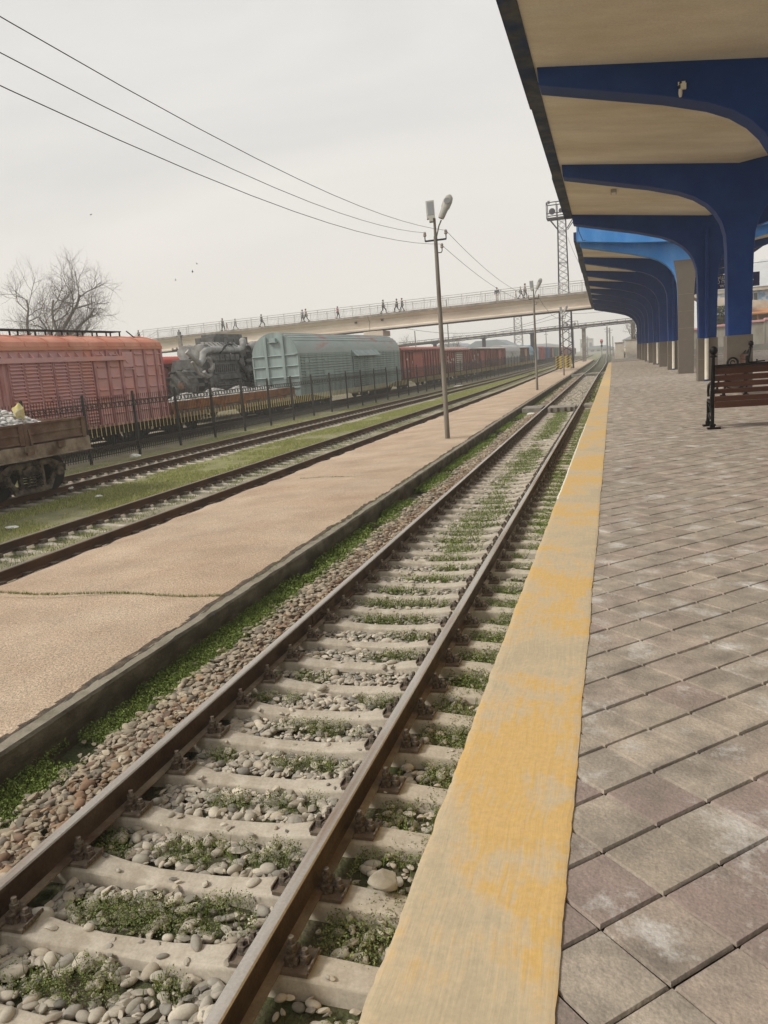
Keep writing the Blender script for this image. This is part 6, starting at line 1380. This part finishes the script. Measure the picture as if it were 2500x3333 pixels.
def build_figure(pose, coat):
    P = figure_pts(pose); T = {}
    def mk(names, rads, edges, nm, mn):
        idx = {n: i for i, n in enumerate(names)}; T[nm] = skin_mesh(nm, [(*P[n], *(r if hasattr(r, '__len__') else (r,))) for n, r in zip(names, rads)], [(idx[a], idx[c]) for a, c in edges], mn)
    b_n = ['pelvis', 'waist', 'chest', 'neck', 'jaw', 'head', 'hipl', 'kneel', 'ankl', 'toel', 'hipr', 'kneer', 'ankr', 'toer', 'shl', 'ell', 'wrl', 'hal', 'shr', 'elr', 'wrr', 'har']
    b_r = [(.10, 1.2), (.10, 1.2), (.105, 1.3), .052, .075, .09, .08, .055, .04, .035, .08, .055, .04, .035, .055, .04, .03, .035, .055, .04, .03, .035]
    ed = [('pelvis', 'waist'), ('waist', 'chest'), ('chest', 'neck'), ('neck', 'jaw'), ('jaw', 'head')]
    for q in 'lr': ed += [('pelvis', 'hip'+q), ('hip'+q, 'knee'+q), ('knee'+q, 'ank'+q), ('ank'+q, 'toe'+q), ('chest', 'sh'+q), ('sh'+q, 'el'+q), ('el'+q, 'wr'+q), ('wr'+q, 'ha'+q)]
    mk(b_n, b_r, ed, 'person', 'skin')
    mk(['pelvis', 'hipl', 'kneel', 'ankl', 'hipr', 'kneer', 'ankr'], [(.125, 1.2), .10, .072, .058, .10, .072, .058], [('pelvis', 'hipl'), ('hipl', 'kneel'), ('kneel', 'ankl'), ('pelvis', 'hipr'), ('hipr', 'kneer'), ('kneer', 'ankr')], 'trousers', 'dark_cloth')
    P['hem'] = (0, 0, .62 if coat == 'long' else .80); P['collar'] = (.01, 0, 1.44)
    mk(['waist', 'pelvis', 'hem', 'chest', 'collar', 'shl', 'ell', 'wrl', 'shr', 'elr', 'wrr'], [(.125, 1.3), (.14, 1.25), (.165 if coat == 'long' else .15, 1.2), (.135, 1.35), .075, .075, .06, .05, .075, .06, .05], [('waist', 'pelvis'), ('pelvis', 'hem'), ('waist', 'chest'), ('chest', 'collar'), ('chest', 'shl'), ('shl', 'ell'), ('ell', 'wrl'), ('chest', 'shr'), ('shr', 'elr'), ('elr', 'wrr')], 'coat', 'dark_cloth')
    b = MB(); b.ball((.008, 0, 1.655), (.108, .098, .10), 12); T['hair'] = b.mesh('hair', ['hair'], 60)
    b = MB()
    for q in 'lr': a = P['ank'+q]; b.box((a[0]+.07, a[1], a[2]-.03), (.28, .095, .09))
    T['shoes'] = b.mesh('shoes', ['shoe'])
    return T
FIG = {}
def person(label, x, y, z, h, face, pose, coat, cm, tm, hm='hair', group=None):
    key = (pose, coat)
    if key not in FIG: FIG[key] = build_figure(pose, coat)
    T = FIG[key]; k = h/1.72
    def mko(nm, mn):
        me = T[nm].copy(); me.materials.clear(); me.materials.append(M[mn]); o = bpy.data.objects.new(nm, me); C.objects.link(o); return o
    o = mko('person', 'skin'); o.location = (x, y, z); o.scale = (k*1.2, k*1.2, k*1.03); o.rotation_euler = (0, 0, face); tag(o, label, 'person', group)
    for nm, mn in (('coat', cm), ('trousers', tm), ('hair', hm), ('shoes', 'shoe')): mko(nm, mn).parent = o
    return o
yb = BRY+.55; gp = 'people walking over the footbridge'
for args in (('person in black climbing the steps at the far left end of the footbridge', -63.0, 8.25, 1.65, PI, 'step', 'short', 'dark_cloth', 'dark_cloth'),
             ('person in dark clothes walking beside a small child on the left of the footbridge', -49.55, None, 1.66, 0, 'step', 'long', 'dark_cloth', 'dark_cloth'),
             ('small child in pink walking beside an adult on the left of the footbridge', -48.95, None, 1.0, 0, 'step', 'short', 'pink_cloth', 'pink_cloth'),
             ('person in navy jacket with pale trousers, just right of the small child on the footbridge', -47.6, None, 1.42, PI, 'stride', 'short', 'navy_cloth', 'grey_cloth'),
             ('person in long black coat striding alone, midway along the left span', -43.65, None, 1.6, 0, 'stride', 'long', 'dark_cloth', 'dark_cloth'),
             ('person in grey coat, left one of the close pair above the green wagon', -37.6, None, 1.6, PI, 'step', 'long', 'grey_cloth', 'dark_cloth'),
             ('person in darker coat, right one of the close pair above the green wagon', -37.1, None, 1.66, PI, 'stride', 'short', 'tan_cloth', 'dark_cloth'),
             ('person in a red jacket walking alone on the footbridge', -32.6, None, 1.5, 0, 'step', 'short', 'red_cloth', 'dark_cloth'),
             ('person in black leaning into a long stride, just past the bridge joint', -26.3, None, 1.68, 0, 'stride', 'short', 'dark_cloth', 'dark_cloth'),
             ('person in dark clothes, left one of the two walkers nearest the lamp post', -24.45, None, 1.62, PI, 'stride', 'short', 'dark_cloth', 'dark_cloth'),
             ('person in dark coat, right one of the two walkers nearest the lamp post', -23.75, None, 1.62, PI, 'step', 'long', 'dark_cloth', 'dark_cloth'),
             ('person in navy jacket and light trousers, alone right of the lamp post', -11.5, None, 1.6, -PI/2, 'stand', 'short', 'navy_cloth', 'pale_cloth'),
             ('person in black leading the pair beside the second lamp post top', -8.6, None, 1.38, 0, 'stride', 'short', 'dark_cloth', 'dark_cloth'),
             ('taller person in tan jacket and pale jeans beside the second lamp post top', -8.05, None, 1.68, 0, 'step', 'short', 'tan_cloth', 'grey_cloth'),
             ('small child in white just ahead of the pair beside the second lamp post top', -9.2, None, .95, 0, 'step', 'short', 'pale_cloth', 'pale_cloth')):
    lb, x, z, h, f, po, ct, cm, tm = args
    person(lb, x, yb, bz(x)+.005 if z is None else z, h, f, po, ct, cm, tm, group=gp)
zr = lambda y: PZ-.035+(.62-PZ+.035)*(y-72.4)/55.6 if y < 128 else .615-.515*(y-128)/192
wm = person('person in a long cream coat standing far down the platform', 4.0, 136, zr(136), 1.72, PI/2, 'stand', 'long', 'pale_cloth', 'dark_cloth', 'pale_cloth')
b = MB(); b.lathe([(.10, 0), (.16, .03), (.15, .30), (.05, .36)], (4.42, 136, zr(136)+.38), 10); b.path([(4.42, 136, zr(136)+.7), (4.32, 136, zr(136)+.92)], .015, 5); tag(b.build('carrier_bag', ['litter']), 'white carrier bag beside the person in the long cream coat', 'bag')

# ------------------------------------------------------------------ things beyond the platform on the right
w = thing('boundary_wall', 'grey concrete wall with pink coping beyond the paved yard on the right', 'wall', (0, 0, 0))
for k in range(9):
    x = 9.0+3*k; zt = 3.62+.018*(x-9)*3; b = MB(); b.bb(x, x+2.96, 95, 95.35, 1.6, zt); b.bb(x+2.9, x+3.02, 94.93, 95.4, 1.4, zt); b.build('panel', ['wall'], w)
    b = MB(); b.bb(x-.03, x+3.03, 94.8, 95.5, zt, zt+.24); b.build('coping', ['coping'], w, bevel=.05)
b = MB(); b.bb(8.9, 36.1, 94.85, 95.4, .9, 1.62); b.build('plinth', ['plinth'], w)
b = thing('station_building', 'pale building with blue and white mural seen right of the nearest column', 'building', (0, 0, 0)); B0 = b
m = MB(); m.bb(15.5, 34, 112, 124, .3, 8.15); m.build('wall', ['mural'], B0)
m = MB(); m.bb(15.2, 34.4, 111.5, 124.5, 8.15, 8.6); m.build('roof_edge', ['cream_wall'], B0)
m = MB(); m.loft([(15, 111.4, 8.6), (35, 111.4, 8.6), (35, 125, 8.6), (15, 125, 8.6)], [(21, 116, 12.2), (35, 116, 12.4), (35, 121, 12.4), (21, 121, 12.2)]); m.build('roof', ['pale_roof'], B0)
for x in (18.9, 21.2, 24, 26.5, 29):
    m = MB(); m.bb(x, x+1.1, 111.94, 112.05, 6.7, 7.95); f = m.build('window', ['railing'], B0); m = MB(); m.bb(x+.1, x+.5, 111.90, 111.935, 6.8, 7.85); m.bb(x+.6, x+1.0, 111.90, 111.935, 6.8, 7.85); m.build('pane', ['glass'], f)
o = MB(); o.loft([(17.0, 99, 4.9), (30, 99, 4.9), (30, 108, 5.9), (17.0, 108, 5.9)], [(17.0, 99, 5.05), (30, 99, 5.05), (30, 108, 6.05), (17.0, 108, 6.05)])
for x in (18, 22, 26, 29.5): o.bb(x-.08, x+.08, 99.3, 99.46, .8, 4.92); o.bb(x-.08, x+.08, 107.5, 107.66, .8, 5.8)
tag(o.build('canopy_roof', ['orange_roof']), 'low orange sheet roof behind the pink-capped wall', 'roof')
ss = MB(); ss.loft([(15.5, 104, 5.0), (15.5, 107, 5.0), (15.5, 107, 7.1), (15.5, 104, 7.1)], [(24, 104, 3.2), (24, 107, 3.2), (24, 107, 5.9), (24, 104, 5.9)]); ss.bb(24, 30, 104, 107, .5, 5.6); tag(ss.build('ramp', ['cream_wall'], None), 'sloping cream ramp parapet in front of the mural building', 'ramp')
# hedge seen in the gap between the columns
bv = RNG.normal(size=(5200, 3)); x = 12.0+RNG.random(5200)*4.6; y = 98.2+RNG.random(5200)*1.2; z = .8+RNG.random(5200)*(4.9+.8*vnoise(x, y, 95))
V, F, K = leaves('h', x, y, 0, 0, .13, [(.055, .075, .03), (.075, .09, .04), (.04, .055, .025), (.10, .09, .05)], .2); V = V+np.repeat(np.stack([0*x, 0*y, z], 1), 4, 0)
hd_ = thing('hedge', 'dark green hedge behind the pink-capped wall, seen between two blue columns', 'hedge', (0, 0, 0)); np_mesh('foliage', V, F, 'leaf', K, parent=hd_)
m = MB(); m.bb(12.2, 16.4, 98.5, 99.2, .5, 5.0); m.build('branches', ['bark'], hd_)
# welcome sign hung under the far canopy
sg = thing('welcome_sign', 'dark blue hanging board with white welcome lettering in three lines, behind the columns', 'sign', (0, 0, 0))
SY = 45.0; m = MB(); m.bb(7.02, 9.55, SY, SY+.12, 5.06, 5.75); m.build('board', ['sign'], sg, bevel=.01)
m = MB(); m.bar((7.3, SY+.06, 5.75), (7.3, SY+.06, 6.6), .04); m.bar((9.2, SY+.06, 5.75), (9.2, SY+.06, 6.75), .04); m.build('hanger', ['mast'], sg)
def text(body, x, z, size, y=SY-.006):
    cu = bpy.data.curves.new('lettering', 'FONT'); cu.body = body; cu.size = size; cu.align_x = 'CENTER'; cu.align_y = 'CENTER'; cu.extrude = .003
    t = bpy.data.objects.new('t', cu); C.objects.link(t); dg = bpy.context.evaluated_depsgraph_get(); me = bpy.data.meshes.new_from_object(t.evaluated_get(dg)); bpy.data.objects.remove(t); bpy.data.curves.remove(cu)
    me.materials.clear(); me.materials.append(M['letter']); me.name = 'lettering'; o = bpy.data.objects.new('lettering', me); C.objects.link(o); o.parent = sg; o.location = (x, y, z); o.rotation_euler = (PI/2, 0, 0); return o
text('ХУШ ОМАДЕД', 8.17, 5.595, .21); text('ДОБРО ПОЖАЛОВАТЬ', 8.10, 5.395, .21); text('WELCOME', 8.18, 5.19, .21)
# pale walls at the platform end
for (x0, x1, y0, z1, nm) in ((2.45, 3.75, 130, 3.0, 'lower pale concrete block wall at the far end of the platform'), (4.05, 8.0, 131.5, 3.3, 'taller pale wall behind the person in the cream coat')):
    g_ = thing('end_wall', nm, 'wall', (0, 0, 0)); m = MB(); m.bb(x0, x1, y0, y0+.5, .3, z1); m.build('wall', ['cream_wall'], g_, bevel=.05); m = MB(); m.bb(x0-.08, x1+.08, y0-.08, y0+.58, z1, z1+.14); m.build('coping', ['bridge_edge'], g_)
# hazy halls and far buildings
def hall(x0, x1, y0, y1, ze, zr_, label, mw='hangar_wall', mr='hangar', axis='x', windows=0):
    h = thing('hall', label, 'building', (0, 0, 0)); m = MB(); m.bb(x0, x1, y0, y1, -.35, ze); m.build('wall', [mw], h); m = MB(); xm, ym = (x0+x1)/2, (y0+y1)/2
    if axis == 'x': m.prism_y([(x0-.6, ze), (x1+.6, ze), (x1-(x1-x0)*.28, zr_), (x0+(x1-x0)*.28, zr_)], y0-.6, y1+.6)
    else: m.prism_x([(y0-.6, ze), (y1+.6, ze), (ym, zr_)], x0-.6, x1+.6)
    m.build('roof', [mr], h)
    for k in range(windows): m = MB(); x = x0+(x1-x0)*(k+.5)/windows; m.bb(x-.9, x+.9, y0-.08, y0-.02, ze*.35, ze*.7); m.build('window', ['glass'], h)
hall(-40.2, -26.0, 230, 250, 4.7, 7.0, 'wide blue-grey gabled roof above the dull red wagons, larger one', windows=4)
hall(-50, -39.9, 232, 252, 5.6, 7.0, 'smaller pale gabled roof at the left, behind the nearest lamp post', windows=3)
hall(-14, 2.0, 440, 470, 1.9, 3.5, 'long faint hall with rounded roof at the vanishing end of the tracks', mr='hangar', windows=5)
hall(-22, -13, 600, 620, 9.2, 9.6, 'square hazy block standing in the mist beyond the tracks', mw='hangar_wall', windows=3)
hall(-60, -36, 560, 590, 6.5, 8.0, 'faint grey building in the haze behind the coloured wagons', windows=4)
hall(6, 22, 380, 400, 5.0, 7.0, 'faint building in the haze right of the track end', windows=4)
# low kiosk glimpsed left of the engine
# birds
for k, (px, py, pz_) in enumerate(((-36.2, 55, 15.6), (-31.4, 62, 12.1), (-31.9, 62, 11.5), (-33.6, 62, 11.0))):
    b = MB(); b.ball((0, 0, 0), (.04, .1, .035), 8); b.add([(0, -.05, .02), (0, .06, .02), (.17, .0, .07), (.09, -.02, .05)], [(0, 1, 2, 3)]); b.add([(0, -.05, .02), (0, .06, .02), (-.17, .0, .08), (-.09, -.02, .05)], [(0, 3, 2, 1)])
    o = b.build('flying_bird', ['hair']); o.location = (px, py, pz_); o.rotation_euler = (0, .4*k, k*1.1)
    tag(o, ('single dark bird high above the bare trees', 'topmost of the three tiny birds between the trees and the footbridge', 'middle of the three tiny birds between the trees and the footbridge', 'lowest left of the three tiny birds near the bare tree crown')[k], 'bird')

# ------------------------------------------------------------------ haze
m = bpy.data.materials.new('haze_air'); m.use_nodes = True; t = m.node_tree; t.nodes.clear()
out = N(t, 'ShaderNodeOutputMaterial'); v = N(t, 'ShaderNodeVolumePrincipled'); v.inputs['Density'].default_value = HAZE; v.inputs['Color'].default_value = (.96, .97, .98, 1); v.inputs['Anisotropy'].default_value = .2
t.links.new(v.outputs[0], out.inputs['Volume'])
b = MB(); b.bb(-330, 330, -45, 910, -1.6, 24.0)
me = b.mesh('haze', []) if False else None
hz = bpy.data.meshes.new('haze'); hz.from_pydata(b.v, [], b.f); hz.materials.append(m); ho = bpy.data.objects.new('haze', hz); C.objects.link(ho); ho['kind'] = 'stuff'
